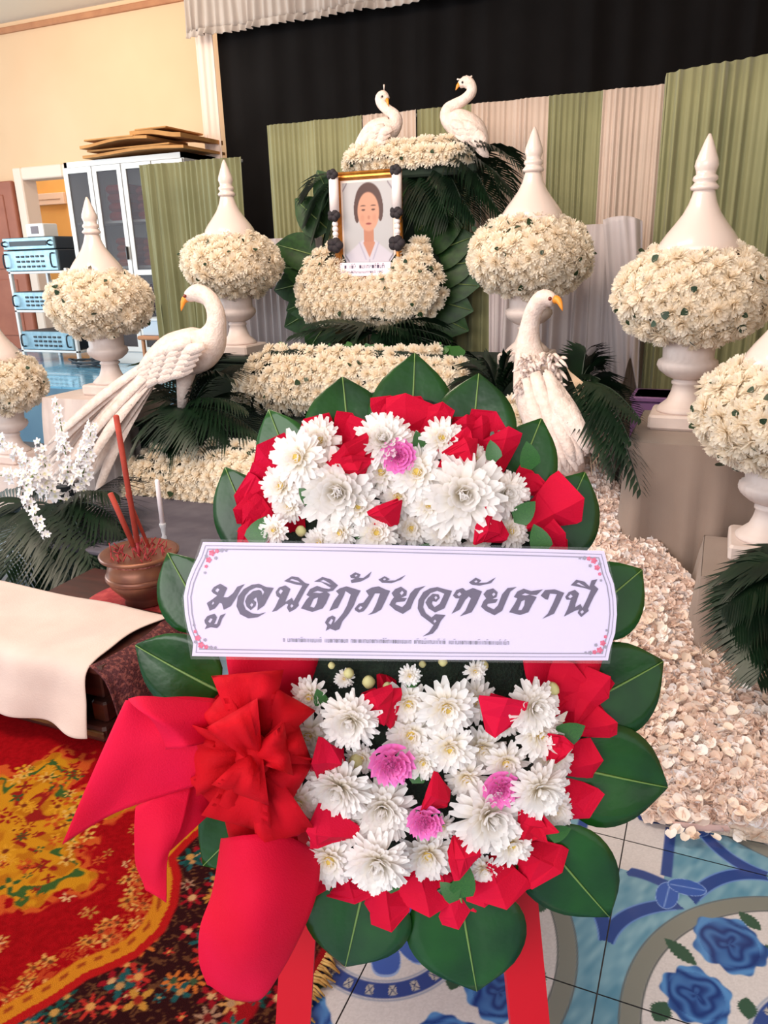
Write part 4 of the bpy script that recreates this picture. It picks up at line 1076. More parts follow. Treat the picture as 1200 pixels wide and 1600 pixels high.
# rug
FLD = [tuple(onz(px, py, 0)[:2]) for px, py in ((360, 1235), (345, 1270), (320, 1292), (292, 1317), (262, 1348), (271, 1378), (265, 1421), (246, 1460), (208, 1495), (170, 1513), (133, 1528), (83, 1563), (21, 1598), (-60, 1650))]
FLD_POLY = FLD+[(-1.10, .28), (-3, .28), (-3, 2.2), (-.95, 2.2)]
MC = onz(-30, 1320, 0)[:2]
def rug_print(X, Yv):
    P = np.stack([X, Yv], -1); ins = inside(P, FLD_POLY); d = segdist(P, FLD, False)
    n1 = vnoise(X*160, Yv*160, 1); n2 = vnoise(X*46, Yv*46, 2); n3 = vnoise(X*80+7, Yv*80, 4)
    C = np.ones(X.shape+(3,))*np.array((46, 14, 16.))
    # dark border with vines
    vine = np.abs(np.sin(X*40+6*n2)*np.cos(Yv*36+5*n3))
    C = mixc(C, (112, 76, 44), np.clip((.12-vine)/.06, 0, 1)*.8)
    r = np.random.RandomState(5)
    pal = [((196, 150, 60), (150, 40, 30)), ((32, 92, 92), (190, 150, 90)), ((186, 50, 40), (220, 170, 90)), ((206, 120, 50), (60, 90, 60)), ((170, 140, 110), (120, 30, 30)), ((24, 78, 70), (200, 160, 80)), ((150, 20, 34), (214, 180, 120))]
    def stamp(C, cx, cy, R, np_, rot, c1, c2, mask=None):
        i0 = np.searchsorted(X[:, 0], cx-R*1.2); i1 = np.searchsorted(X[:, 0], cx+R*1.2); j0 = np.searchsorted(Yv[0], cy-R*1.2); j1 = np.searchsorted(Yv[0], cy+R*1.2)
        if i1 <= i0 or j1 <= j0: return C
        u = X[i0:i1, j0:j1]-cx; v_ = Yv[i0:i1, j0:j1]-cy; rr = np.hypot(u, v_); t = np.arctan2(v_, u)+rot
        e = R*(.62+.38*np.cos(np_*t))
        m = np.clip((e-rr)/(.1*R), 0, 1)
        if mask is not None: m = m*mask[i0:i1, j0:j1]
        S = mixc(C[i0:i1, j0:j1], c1, m); S = mixc(S, c2, np.clip((.34*R-rr)/(.1*R), 0, 1)*(m > 0)); C[i0:i1, j0:j1] = S
        return C
    for k in range(620):
        cx, cy = r.uniform(-1.3, -.52), r.uniform(.3, 1.6); p = pal[r.randint(len(pal))]
        C = stamp(C, cx, cy, r.uniform(.010, .032), r.randint(4, 8), r.rand()*6, p[0], p[1])
    # inner red stripe of the border and outer edge band
    C = mixc(C, (158, 18, 28), band(X+.64+.012*np.sin(Yv*30), .022, .006)*(~ins)*(n1 > .15))
    for k in range(40):
        C = stamp(C, -.64+r.uniform(-.02, .02), .3+k*.035, .024, 6, r.rand()*6, (28, 96, 88) if k % 2 else (206, 160, 90), (180, 150, 110))
    C = mixc(C, (150, 16, 26), np.clip((X+.565)/.006, 0, 1))
    # field
    red = np.array((160, 5, 14.))+(n1[..., None]-.5)*np.array((26, 6, 10.))
    F_ = red.copy()
    dx, dy = X-MC[0], Yv-MC[1]; rm = np.hypot(dx, dy); tm = np.arctan2(dy, dx)
    for k in range(64):                                   # florets around the medallion
        a = r.uniform(-2.2, 1.4); q = .34+r.uniform(-.05, .13); c1 = [(214, 160, 84), (206, 90, 40), (190, 140, 60), (224, 190, 130)][k % 4]
        F_ = stamp(F_, MC[0]+q*cos(a), MC[1]+q*sin(a), r.uniform(.010, .022), r.randint(5, 8), r.rand()*6, c1, (150, 30, 20))
    ed = .27+.045*np.cos(7*tm+.6)+.02*np.cos(17*tm)+.012*(n2-.5)*4
    F_ = mixc(F_, (206, 92, 36), np.clip((ed+.035-rm)/.012, 0, 1)*(n3 > .42))
    F_ = mixc(F_, (208, 152, 26), np.clip((ed-rm)/.008, 0, 1))
    F_ = mixc(F_, (186, 120, 20), np.clip((ed-rm)/.008, 0, 1)*np.clip((n2-.55)/.1, 0, 1))
    F_ = mixc(F_, (60, 100, 44), band(rm-ed*.86-.014*np.sin(26*tm), .011, .004)*(n3 > .3))
    F_ = mixc(F_, (150, 30, 24), band(rm-ed*.52-.03*np.cos(9*tm), .016, .006)*(n2 > .4))
    for k in range(150):
        a = r.uniform(-3.1, 3.1); q = .27*sqrt(r.rand()); c1 = [(222, 170, 40), (52, 92, 44), (196, 80, 30), (226, 190, 90), (150, 26, 22)][k % 5]
        F_ = stamp(F_, MC[0]+q*cos(a), MC[1]+q*sin(a), r.uniform(.010, .026), r.randint(4, 8), r.rand()*6, c1, [(120, 50, 20), (214, 160, 40)][k % 2])
    for k in range(70):                                   # florets along the scalloped edge
        i = r.randint(len(FLD)-1); t = r.rand(); p = np.array(FLD[i])*(1-t)+np.array(FLD[i+1])*t
        g = np.array(FLD[i+1])-np.array(FLD[i]); nrm = np.array((g[1], -g[0]))/(np.linalg.norm(g)+1e-9); q = p+nrm*r.uniform(.02, .10)*1.0
        F_ = stamp(F_, q[0], q[1], r.uniform(.010, .022), r.randint(4, 8), r.rand()*6, [(226, 176, 90), (206, 110, 50), (214, 150, 60)][k % 3], (110, 60, 30))
    F_ = mixc(F_, (196, 78, 34), np.clip((.085-d)/.01, 0, 1)*(np.sin(60*X+40*n2)*np.sin(55*Yv) > .35)*.85)
    F_ = mixc(F_, (212, 142, 32), np.clip((.036-d)/.004, 0, 1)); F_ = mixc(F_, (160, 70, 24), band(d-.020, .004, .003)*(np.sin(150*(X+Yv)) > 0))
    m = ins[..., None]
    C = np.where(m, F_, C)
    C = mixc(C, (184, 24, 24), np.clip((.020-d)/.004, 0, 1)*(~ins))
    return np.clip(C, 0, 255)*np.array((.86, .78, .80))
rug = thing('carpet', 'red carpet with gold medallion and dark floral border on the floor at left', 'carpet', (-1.4, 1.0, 0))
RX0_, RX1_, RY0_, RY1_ = -2.5, -.545, .33, 1.62
me = dense_grid('carpet_pile', RX0_, RX1_, RY0_, RY1_, 560, 370, .012, rug_print, mat('carpet_pile', (160, 10, 20), 1.0, attr=True, bump=.5, bscale=700, spec=.05))
me.transform(Matrix.Translation((1.4, -1.0, 0))); link('pile', me, rug)
part('backing', box(RX0_, RX1_, RY0_, RY1_, .001, .0115), mat('carpet_back', (90, 30, 24), .9), rug, False)
M_fr = mat('fringe_gold', (190, 150, 84), .8, (160, 116, 56), 40)
for k in range(150):
    y = RY0_+.28+k*(RY1_-RY0_-.3)/150
    p = np.array((RX1_-.004, y, .010)); q = p+np.array((rng.uniform(.02, .042), rng.uniform(-.012, .012), -.006))
    part('fringe_tassel', tube([p, (p+q)/2+np.array((0, 0, .006)), q], [.0035, .003, .0015], 5), M_fr, rug)

# ---- petal carpet sweeping down from the right peacock
rows = [(2.74, ony(852, 705, 2.74), ony(935, 733, 2.74)), (2.55, ony(862, 800, 2.55), ony(1010, 832, 2.55)), (2.3, (-.36, 2.3, .20), ony(1095, 937, 2.3)),
        (2.1, (-.30, 2.1, .12), ony(1160, 1032, 2.1)), (1.85, (-.22, 1.85, .07), (.34, 1.85, .12)), (1.65, (-.13, 1.63, .04), (.46, 1.65, .08)), (1.54, (-.035, 1.525, .006), (.50, 1.565, .012))]
surf = []
for y, a, b in rows:
    a = np.array(a, float); b = np.array(b, float); m = (a+b)/2+np.array((0, 0, .035)); surf.append([a, a*.75+b*.25+np.array((0, 0, .025)), m, a*.25+b*.75+np.array((0, 0, .02)), b])
pcv, pcf = loft(surf, 40, 24)
pt = thing('petal_carpet', 'heap of fallen white petals sweeping down to the tiled floor at right', 'petals', (.1, 1.9, 0))
bot = [np.array((p[0], p[1], 0.002)) for p in pcv]
k_ = len(pcv); Vv = list(pcv)+bot; Ff = list(pcf)
bd_ = [(i*24, (i+1)*24) for i in range(39)]+[((i+1)*24+23, i*24+23) for i in range(39)]+[(j+1, j) for j in range(23)]+[(39*24+j, 39*24+j+1) for j in range(23)]
Ff += [(a, b, b+k_, a+k_) for a, b in bd_]
part('heap', (Vv, Ff), mat('petal_heap', (230, 208, 190), .9, (206, 180, 160), 60, .8, 90), pt)
M_fallen = mat('fallen_petal', (236, 220, 204), .6, attr=True, trans=.15)
PM = [petal_mesh('petal', 60+i, M_fallen, c)[0] for i, c in enumerate(((255, 242, 230), (250, 230, 214), (255, 250, 246), (244, 222, 204)))]
G = np.array(pcv).reshape(40, 24, 3)
def sample(r):
    a = r.random()**.8*38.9; b = r.random()*22.9; i, j = int(a), int(b); fa, fb = a-i, b-j
    p = G[i, j]*(1-fa)*(1-fb)+G[i+1, j]*fa*(1-fb)+G[i, j+1]*(1-fa)*fb+G[i+1, j+1]*fa*fb
    n = np.cross(G[i, j+1]-G[i, j], G[i, j]-G[i+1, j]); n = n/(np.linalg.norm(n)+1e-9)
    if n[2] < 0: n = -n
    return p, n
bv, bf, bc = [], [], []
base_v, base_f = petal_mesh('petal_base', 90, None, (240, 226, 212))[1:]
base_v = np.array(base_v)
cols = lina(np.array([(252, 238, 230), (246, 226, 214), (255, 250, 250), (240, 218, 204), (232, 206, 192)], float))
for k in range(12500):
    p, n = sample(rng)
    q = quat(n+np.array([rng.uniform(-.8, .8) for _ in range(3)]), rng.uniform(0, 6.28)).to_matrix(); s = rng.uniform(.014, .030)
    vv = (np.array(q) @ (base_v*s).T).T+p+n*rng.uniform(.002, .016)
    vv[:, 2] = np.maximum(vv[:, 2], .003)
    m_ = len(bv); bv.extend(vv); bf.extend([tuple(i+m_ for i in t) for t in base_f]); bc.extend([cols[rng.randrange(5)]]*len(vv))
o = MB(); o.v = bv; o.f = bf
o = o.build('loose_petals', M_fallen, pt, True, np.array(bc)); o['kind'] = 'stuff'
cnt = 0
while cnt < 290:
    p, n = sample(rng)
    if p[1] > 2.2: continue
    place('petal', rng.choice(PM), pt, p+n*rng.uniform(.012, .022)+np.array((0, 0, .004)), n+np.array([rng.uniform(-.8, .8) for _ in range(3)]), rng.uniform(.020, .031)); cnt += 1
for k in range(24):
    p = onz(rng.uniform(1040, 1200), rng.uniform(1296, 1316), .008); p[2] = .016
    place('petal', rng.choice(PM), pt, p, (rng.uniform(-.6, .6), rng.uniform(-.6, .6), 1), rng.uniform(.018, .028))
part('cloth_edge', loft([[onz(1050, 1283, .03), onz(1090, 1287, .03), onz(1150, 1290, .03)], [onz(1055, 1292, .012), onz(1095, 1299, .012), onz(1150, 1300, .012)], [onz(1055, 1285, .004), onz(1095, 1292, .004), onz(1150, 1292, .004)]], 8, 12), mat('pink_cloth', (226, 186, 176), .8), pt)
pb = thing('purple_crate', 'purple crate behind the right urn pedestal', 'crate', ony(1015, 640, 3.2))
a = ony(985, 655, 3.25); b = ony(1050, 622, 3.25)
part('body', box(a[0], b[0]+.1, 3.25, 3.45, 0.0, b[2], .01), mat('purple_plastic', (128, 88, 140), .5), pb, False)
part('rim', box(a[0]-.008, b[0]+.108, 3.242, 3.458, b[2]-.02, b[2], .004), mat('purple_plastic', (128, 88, 140)), pb, False)

# ================================================================== WREATH IN FRONT
LEAN = radians(14)
ex = r0; ey = np.array([-sin(YAW)*sin(LEAN), cos(YAW)*sin(LEAN), cos(LEAN)]); en = np.cross(ex, ey)
OW = atd(620, 1000, 1.0)
def wp(px, py, off=0.0):
    d = ray(px, py); t = ((OW-CAM) @ en+off)/(d @ en); return CAM+d*t
PXM = 1.0/F                                        # metres per pixel at the wreath
# ---- chair carrying the wreath
ch = thing('plastic_chair', 'red plastic chair seen from behind carrying the wreath', 'chair', (OW[0], OW[1]+.2, 0))
def slab(c_top, c_bot, wd, dp, name, parent):
    A_ = np.array(c_top); B_ = np.array(c_bot); v = []
    for P_ in (A_, B_):
        for (sx, sy) in ((-1, -1), (1, -1), (1, 1), (-1, 1)):
            v.append(P_+r0*wd*.5*sx+np.array([-sin(YAW), cos(YAW), 0])*dp*.5*sy)
    return part(name, (v, [(0, 1, 2, 3), (7, 6, 5, 4), (0, 4, 5, 1), (1, 5, 6, 2), (2, 6, 7, 3), (3, 7, 4, 0)]), M_plastic, parent, False)
fwd = np.array([-sin(YAW), cos(YAW), 0.0])
def floorline(p, q):
    t = p[2]/(p[2]-q[2]); return p+(q-p)*t
for (tx, bx, wd) in ((775, 828, .056), (490, 458, .050)):
    t = wp(tx, 1050, -.10); b = wp(bx, 1600, -.075); e_ = floorline(t, b)
    lg = sub(slab(t, e_, wd, .016, 'leg', ch), ch)
    for s in (-1, 1):       # flanges of the channel-shaped leg
        slab(t+r0*s*(wd/2-.004)+fwd*.022, e_+r0*s*(wd/2-.004)+fwd*.022, .008, .03, 'flange', lg)
seat_z = .42; cS = OW+fwd*.32
v = []
for i in range(9):
    for j in range(9):
        a_, b_ = i/8-.5, j/8-.5
        p = np.array((cS[0], cS[1], seat_z))+r0*a_*.40+fwd*b_*.40+np.array((0, 0, -.02*(1-(2*a_)**2)*(1-(2*b_)**2)))
        v.append(p)
part('seat', thick((v, gridf(9, 9)), .014, (0, 0, 1)), M_plastic, ch)
for s in (-1, 1):
    t = np.array((cS[0], cS[1], seat_z-.012))+r0*s*.17+fwd*.17; e_ = t+r0*s*.03+fwd*.03; e_[2] = 0
    slab(t, e_, .05, .03, 'leg', ch)
bk = loft([[wp(480, 1040, -.105), wp(480, 900, -.10), wp(500, 760, -.095)], [wp(620, 1040, -.12), wp(620, 900, -.115), wp(620, 740, -.11)], [wp(780, 1040, -.105), wp(780, 900, -.10), wp(760, 760, -.095)]], 9, 8)
part('backrest', thick(bk, .014, en), M_plastic, ch)

wr = thing('funeral_wreath', 'tall wreath of white chrysanthemums, green leaves and red ribbon in front', 'wreath', wp(640, 1540, 0))
WO = np.array(wr['_o'])
# backing
ol = [(640+235*cos(a)*(1 if True else 0), 1000+400*sin(a)) for a in np.linspace(0, 2*pi, 40, endpoint=False)]
P0 = [wp(x, y, -.012) for x, y in ol]; P1 = [wp(640+(x-640)*.92, 1000+(y-1000)*.94, .022) for x, y in ol]
cF, cB = wp(640, 1000, .034), wp(640, 1000, -.012)
n = 40; V = P0+P1+[cF, cB]
part('foam_backing', (V, [(i, (i+1) % n, n+(i+1) % n, n+i) for i in range(n)]+[(n+i, n+(i+1) % n, 2*n) for i in range(n)]+[((i+1) % n, i, 2*n+1) for i in range(n)]), M_foam, wr)
# large leaves: base px, tip px, width px
LV = leafshape(13, 9, .16, .10, full=.80)
LEAVES = [((640, 730), (648, 552), 116, .010), ((548, 725), (535, 589), 112, .016), ((735, 725), (748, 584), 108, .016), ((475, 775), (420, 640), 84, .010), ((790, 790), (846, 654), 92, .010),
          ((412, 870), (352, 730), 84, .012), ((850, 870), (914, 738), 98, .012), ((330, 985), (262, 864), 88, .006), ((900, 975), (1003, 890), 104, .008), ((345, 1080), (212, 1008), 106, .012),
          ((900, 1105), (1036, 1033), 128, .012), ((880, 1195), (1043, 1230), 138, .018), ((835, 1295), (952, 1432), 128, .022), ((715, 1375), (745, 1548), 160, .024), ((572, 1370), (540, 1510), 146, .020),
          ((430, 1240), (318, 1352), 120, .004), ((860, 935), (985, 985), 90, .002), ((400, 900), (300, 890), 90, .0)]
for k, (b, t, wd, off) in enumerate(LEAVES):
    A_ = wp(*b, off+.012); B_ = wp(*t, off); T = B_-A_; L_ = np.linalg.norm(T); T /= L_
    S = np.cross(T, en); S /= np.linalg.norm(S); N_ = np.cross(S, T)
    tw = rng.uniform(-.18, .18); S2 = S*cos(tw)+N_*sin(tw); N2 = np.cross(S2, T)
    W_ = wd*PXM*1.22
    vv = [A_+T*(y*L_)+S2*(x*W_)+N2*(z*W_*.9) for x, y, z in LV[0]]
    lf = sub(part('leaf', thick((vv, LV[1]), .0012, en), M_leaf, wr), wr)
    mid = [vv[i*9+4]+N2*.0012 for i in range(13)]
    part('midrib', tube(mid, [.0022*(1-.7*i/12) for i in range(13)], 6), M_rib_leaf, lf)
# folded red ribbon points: base px, tip px, width px, offset
RB = [((470, 770), (412, 690), 62), ((520, 735), (482, 652), 58), ((530, 720), (552, 645), 46), ((610, 700), (612, 617), 60), ((640, 720), (642, 615), 70), ((660, 700), (690, 628), 44), ((720, 720), (722, 648), 50), ((745, 730), (768, 640), 56), ((765, 760), (790, 665), 52),
      ((800, 790), (838, 738), 50), ((815, 820), (902, 768), 78), ((840, 850), (880, 830), 60), ((440, 800), (368, 768), 66), ((440, 830), (380, 790), 50), ((430, 870), (372, 826), 46), ((470, 830), (440, 795), 56), ((850, 1120), (905, 1040), 70), ((890, 1130), (945, 1050), 50), ((880, 1140), (958, 1118), 60),
      ((860, 1200), (938, 1180), 60), ((870, 1220), (925, 1268), 64), ((850, 1250), (900, 1280), 60), ((800, 1310), (868, 1365), 80), ((760, 1330), (790, 1408), 84), ((690, 1350), (722, 1440), 60), ((650, 1350), (660, 1425), 78), ((600, 1360), (612, 1448), 60), ((540, 1350), (548, 1408), 70), ((500, 1340), (505, 1395), 60),
      ((620, 1070), (590, 1080), 50)]
def ribpoint(b, t, wd, off, seed, cut=None, layers=2):
    """stiff folded ribbon end: creased flat facets with a cut edge"""
    r = random.Random(seed); mb = MB()
    for q in range(layers):
        da = r.uniform(-.35, .35)*(q > 0)
        bx, by = b[0]+r.uniform(-6, 6)*q, b[1]+r.uniform(-6, 6)*q; vx, vy = t[0]-bx, t[1]-by; k_ = 1-.16*q*r.random()
        tx, ty = bx+(vx*cos(da)-vy*sin(da))*k_, by+(vx*sin(da)+vy*cos(da))*k_
        A_ = wp(bx, by, off-.003*q); B_ = wp(tx, ty, off+.016-.007*q); T = B_-A_; L_ = np.linalg.norm(T); T /= L_
        S = np.cross(T, en); S /= np.linalg.norm(S); W_ = wd*PXM*(1 if q == 0 else .8); sk = r.choice((-1, 1))*r.uniform(.1, .3)
        cx = r.uniform(-.35, .35); rise = W_*r.uniform(.16, .34)*(1 if r.random() < .75 else -.6); v = []
        ends = (1-abs(sk)*(sk > 0)-.06, 1.0, 1-abs(sk)*(sk < 0)-.06)
        for u in (0, .5, .8, 1.0):
            ww = W_*(.34+.70*min(1, u*1.25))
            for s_, e_, h_ in ((-1, ends[0], 0), (cx, ends[1], 1), (1, ends[2], 0)):
                uu = u*e_ if u == 1 else u*(.5+.5*e_)
                v.append(A_+T*(L_*uu)+S*(ww*.5*s_)+en*(rise*h_*(1.15-.4*u)+.004*sin(seed+u*5+s_*2)))
        mb.add(thick((v, gridf(4, 3)), .0012, en))
    return mb
for k, (b, t, wd) in enumerate(RB):
    ribpoint(b, t, wd, .022+.004*(k % 3), 500+k).build('ribbon_fold', M_red, wr, False)
# curled red ribbon rosettes between flowers
RB2 = [((560, 735), (535, 695), 72), ((560, 740), (555, 710), 50), ((735, 730), (700, 690), 66), ((615, 820), (598, 785), 50), ((780, 830), (745, 815), 60), ((600, 1125), (580, 1075), 56), ((770, 1145), (790, 1085), 66), ((535, 1185), (488, 1185), 60), ((700, 1245), (662, 1238), 62), ((560, 1300), (482, 1285), 58), ((750, 1325), (700, 1345), 62), ((820, 1310), (850, 1275), 60), ((480, 1280), (432, 1290), 44), ((860, 1190), (880, 1150), 40)]
for k, (b, t, wd) in enumerate(RB2):
    ribpoint(b, t, wd, .074, 700+k, layers=3).build('ribbon_fold', M_red, wr, False)
# red ribbon sheets behind the lettered banner
for q in ([[(352, 1015), (360, 1060), (372, 1120)], [(430, 1010), (430, 1055), (440, 1120)], [(505, 1010), (492, 1050), (480, 1110)]], [[(815, 1015), (822, 1060), (850, 1110)], [(880, 1010), (880, 1060), (890, 1110)], [(945, 1020), (935, 1060), (920, 1110)]]):
    part('ribbon_sheet', thick(loft([[wp(x, y, .034+.006*sin(x*.05)) for x, y in cc] for cc in q], 12, 10, lambda a, b: en*.006*sin(a*9+b*3)), .001, en), M_red, wr)
# chrysanthemums: px, py, radius px, kind (b big, m open)
FL = [(528, 768, 66, 'b'), (722, 772, 66, 'b'), (466, 716, 44, 'm'), (500, 688, 36, 'm'), (598, 688, 42, 'b'), (690, 684, 32, 'm'), (440, 760, 34, 'm'), (596, 738, 36, 'm'), (652, 738, 44, 'm'), (790, 772, 36, 'b'), (622, 776, 34, 'm'), (588, 832, 36, 'm'), (642, 826, 32, 'm'), (694, 828, 36, 'm'), (532, 832, 28, 'm'), (798, 830, 30, 'm'), (742, 716, 22, 'm'), (428, 828, 24, 'm'), (452, 790, 28, 'm'), (640, 700, 26, 'm'), (560, 792, 34, 'm'), (765, 800, 24, 'm'), (500, 850, 28, 'm'), (670, 790, 30, 'm'), (745, 845, 24, 'm'),
      (484, 1088, 32, 'm'), (548, 1124, 46, 'b'), (482, 1148, 44, 'm'), (638, 1098, 38, 'm'), (697, 1104, 48, 'm'), (742, 1094, 38, 'm'), (642, 1148, 42, 'm'), (702, 1168, 42, 'm'), (752, 1168, 40, 'm'), (832, 1104, 42, 'b'), (842, 1146, 42, 'm'), (862, 1184, 40, 'm'), (532, 1230, 50, 'b'), (466, 1253, 42, 'm'), (598, 1262, 54, 'b'), (728, 1214, 36, 'm'), (842, 1232, 46, 'b'), (866, 1264, 36, 'm'), (515, 1342, 44, 'm'), (590, 1346, 50, 'b'), (668, 1334, 46, 'm'), (762, 1274, 60, 'b'), (798, 1318, 38, 'm'), (757, 1357, 28, 'm'), (790, 1190, 36, 'm'), (660, 1190, 30, 'm'), (565, 1185, 26, 'm'), (690, 1290, 26, 'm'), (640, 1055, 18, 'm'), (538, 1060, 16, 'm'), (742, 1048, 18, 'm'), (500, 1200, 28, 'm'), (790, 1125, 30, 'm'), (548, 1290, 36, 'm')]
M_center = mat('flower_centre', (236, 206, 110), .7, (222, 186, 80), 200, .4)
CEN = mesh('flower_centre', *lathe([(max(.01, .17*cos(t)), .16+.10*sin(t)) for t in np.linspace(-.2, 1.5, 6)], 12), M_center)
for k, (px, py, r_, kd) in enumerate(FL):
    p = wp(px, py, .050+.012*(k % 3)+(.012 if kd == 'b' else 0))
    d = np.array((px-650, 0, 0)); nn = en+ex*((px-650)/900)+ey*((1000-py)/2600)+np.array([rng.uniform(-.16, .16) for _ in range(3)])
    fl = place('chrysanthemum', (MUM_BIG if kd == 'b' else MUM_MED)[k % 3], wr, p, nn, r_*PXM*1.03)
    if kd == 'm': link('flower_centre', CEN, fl)
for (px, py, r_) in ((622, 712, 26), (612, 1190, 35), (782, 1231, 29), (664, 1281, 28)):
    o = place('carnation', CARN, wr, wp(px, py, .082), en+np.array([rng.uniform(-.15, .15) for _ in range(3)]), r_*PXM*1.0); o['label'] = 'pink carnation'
M_bud = mat('bud_cream', (226, 214, 160), .6, (200, 200, 130), 60)
BUD = mesh('bud', *lathe([(.01, -1), (.55, -.7), (.9, -.1), (.85, .3), (.5, .8), (.05, 1)], 10), M_bud)
for (px, py, r_) in ((518, 1040, 6), (576, 1066, 11), (545, 1052, 9), (606, 1074, 9), (660, 1038, 6), (692, 1034, 8), (755, 1040, 9), (862, 1078, 13), (556, 1190, 12), (730, 1178, 11), (455, 1106, 7), (668, 1170, 7), (470, 830, 9)):
    o = place('flower_bud', BUD, wr, wp(px, py, .055), en*.4+ey, r_*PXM)
for (px, py, r_, a) in ((650, 1205, 32, .6), (668, 1198, 24, -.6), (820, 800, 34, -.8), (842, 842, 36, .3), (826, 712, 34, .2), (876, 1160, 30, -.3), (610, 1378, 28, .9), (725, 1378, 42, -.3), (702, 1392, 30, .8), (664, 772, 28, 1.2), (480, 775, 26, .8), (720, 795, 26, -1.), (655, 690, 26, .3), (770, 705, 26, .2), (500, 1090, 24, .3), (642, 1060, 24, .4), (890, 1145, 40, -1.2), (874, 1300, 30, -1.4), (560, 830, 24, 1.), (660, 860, 24, -.9), (850, 1150, 26, .1), (720, 745, 26, .6), (405, 830, 38, -.4)):
    p = wp(px, py, .072)
    z_ = en+ex*rng.uniform(-.3, .3)+ey*rng.uniform(-.2, .3); z_ /= np.linalg.norm(z_); yv = -ex*sin(a)+ey*cos(a); xv = np.cross(yv, z_); xv /= np.linalg.norm(xv); yv = np.cross(z_, xv)
    o = bpy.data.objects.new('small_leaf', LEAF_SM); COL.objects.link(o); o.parent = wr
    s = r_*PXM*1.25
    o.matrix_local = Matrix.Translation(Vector(p-WO-yv*s*.5)) @ Matrix((Vector(xv), Vector(yv), Vector(z_))).transposed().to_4x4() @ Matrix.Diagonal((s*.75, s, s, 1))
# ---- bow on the left
bow = sub(part('bow', thick(loft([[wp(335, 1150, .05), wp(340, 1230, .05), wp(360, 1320, .05)], [wp(400, 1110, .06), wp(405, 1220, .065), wp(420, 1330, .06)], [wp(455, 1130, .05), wp(450, 1220, .05), wp(470, 1330, .05)]], 14, 16, lambda a, b: en*.012*sin(a*9)*cos(b*8)), .0015, en), M_red2, wr), wr)
def sheet(name, curves, m=M_red, w_=lambda a, b: en*0, nu=16, nv=18):
    return part(name, thick(loft([[wp(x, y, o_) for x, y, o_ in cc] for cc in curves], nu, nv, w_), .0012, en), m, bow)
# upper pointed tail
sheet('bow_tail', [[(196, 1094, .10), (150, 1200, .11), (100, 1316, .10)], [(222, 1086, .085), (205, 1180, .115), (150, 1288, .105)], [(275, 1090, .070), (262, 1160, .125), (208, 1262, .11)], [(334, 1098, .062), (326, 1162, .115), (326, 1220, .095)]], M_red, lambda a, b: en*.014*sin(a*5+b*2)*(1-b*.5))
# fold on its upper edge
sheet('bow_fold', [[(200, 1092, .112), (232, 1088, .120), (334, 1098, .085)], [(232, 1120, .145), (262, 1130, .15), (332, 1128, .11)], [(258, 1172, .135), (292, 1168, .15), (328, 1160, .115)]], M_red, lambda a, b: en*.006*sin(a*6))
# second hanging tail
sheet('bow_tail', [[(212, 1260, .100), (212, 1310, .105), (211, 1358, .105), (226, 1392, .105)], [(255, 1240, .100), (252, 1310, .12), (240, 1370, .12), (244, 1402, .11)], [(300, 1226, .085), (285, 1290, .11), (260, 1345, .12), (259, 1412, .108)]], M_red, lambda a, b: en*.006*sin(b*6))
sheet('bow_tail', [[(258, 1250, .075), (262, 1300, .08), (266, 1330, .08)], [(300, 1230, .08), (300, 1270, .085), (296, 1302, .085)], [(332, 1215, .07), (332, 1250, .07), (326, 1274, .07)]], M_red)
# large lower tail
sheet('bow_tail', [[(345, 1310, .080), (330, 1396, .105), (310, 1455, .115), (309, 1508, .11), (323, 1540, .10)], [(385, 1300, .10), (378, 1392, .130), (355, 1470, .135), (348, 1530, .12), (357, 1568, .105)], [(440, 1305, .095), (432, 1390, .130), (412, 1470, .13), (402, 1520, .115), (402, 1562, .10)], [(500, 1340, .07), (497, 1388, .10), (484, 1432, .105), (455, 1490, .10), (430, 1530, .095)]], M_red, lambda a, b: en*.008*sin(a*5-b*3), 20, 24)
# crumpled loops of the knot
def loop(c, r1, r2, ang, wd, off, seed):
    rr = random.Random(seed); n = 22; m = 7; v = []; a0 = radians(ang); dx_, dy_ = cos(a0), -sin(a0)
    for i in range(n):
        t = 2*pi*i/(n-1)
        s = (1-cos(t))/2; h = sin(t)
        for j in range(m):
            q = j/(m-1)*2-1
            L = r1*s; pin = .28+.72*s
            px = c[0]+dx_*L - dy_*q*wd*.5*pin; py = c[1]+dy_*L + dx_*q*wd*.5*pin
            o_ = off+r2*h*(.5+.5*s)+.008*sin(q*4+seed+t*2)+.010*s*sin(seed*3+q*7)
            v.append(wp(px, py, o_))
    return part('bow_loop', thick((v, gridf(n, m)), .0012, en), M_red2, bow)
for k, (ang, r1, wd, off) in enumerate(((95, 120, 95, .085), (140, 95, 85, .09), (60, 100, 80, .085), (185, 90, 95, .10), (225, 95, 80, .09), (255, 105, 95, .09), (290, 130, 80, .085), (20, 75, 75, .09), (330, 80, 70, .085), (120, 70, 80, .125), (250, 62, 80, .125), (10, 50, 70, .12))):
    loop((398, 1180), r1*1.08, .040, ang, wd*1.2, off, 900+k)
kn = lathe([(max(.1, cos(t)), sin(t)) for t in np.linspace(-1.5, 1.5, 10)], 16)
kc = wp(396, 1180, .12)
part('knot', ([kc+ex*p[0]*.022+ey*p[1]*.026+en*p[2]*.020 for p in kn[0]], kn[1]), M_red2, bow)

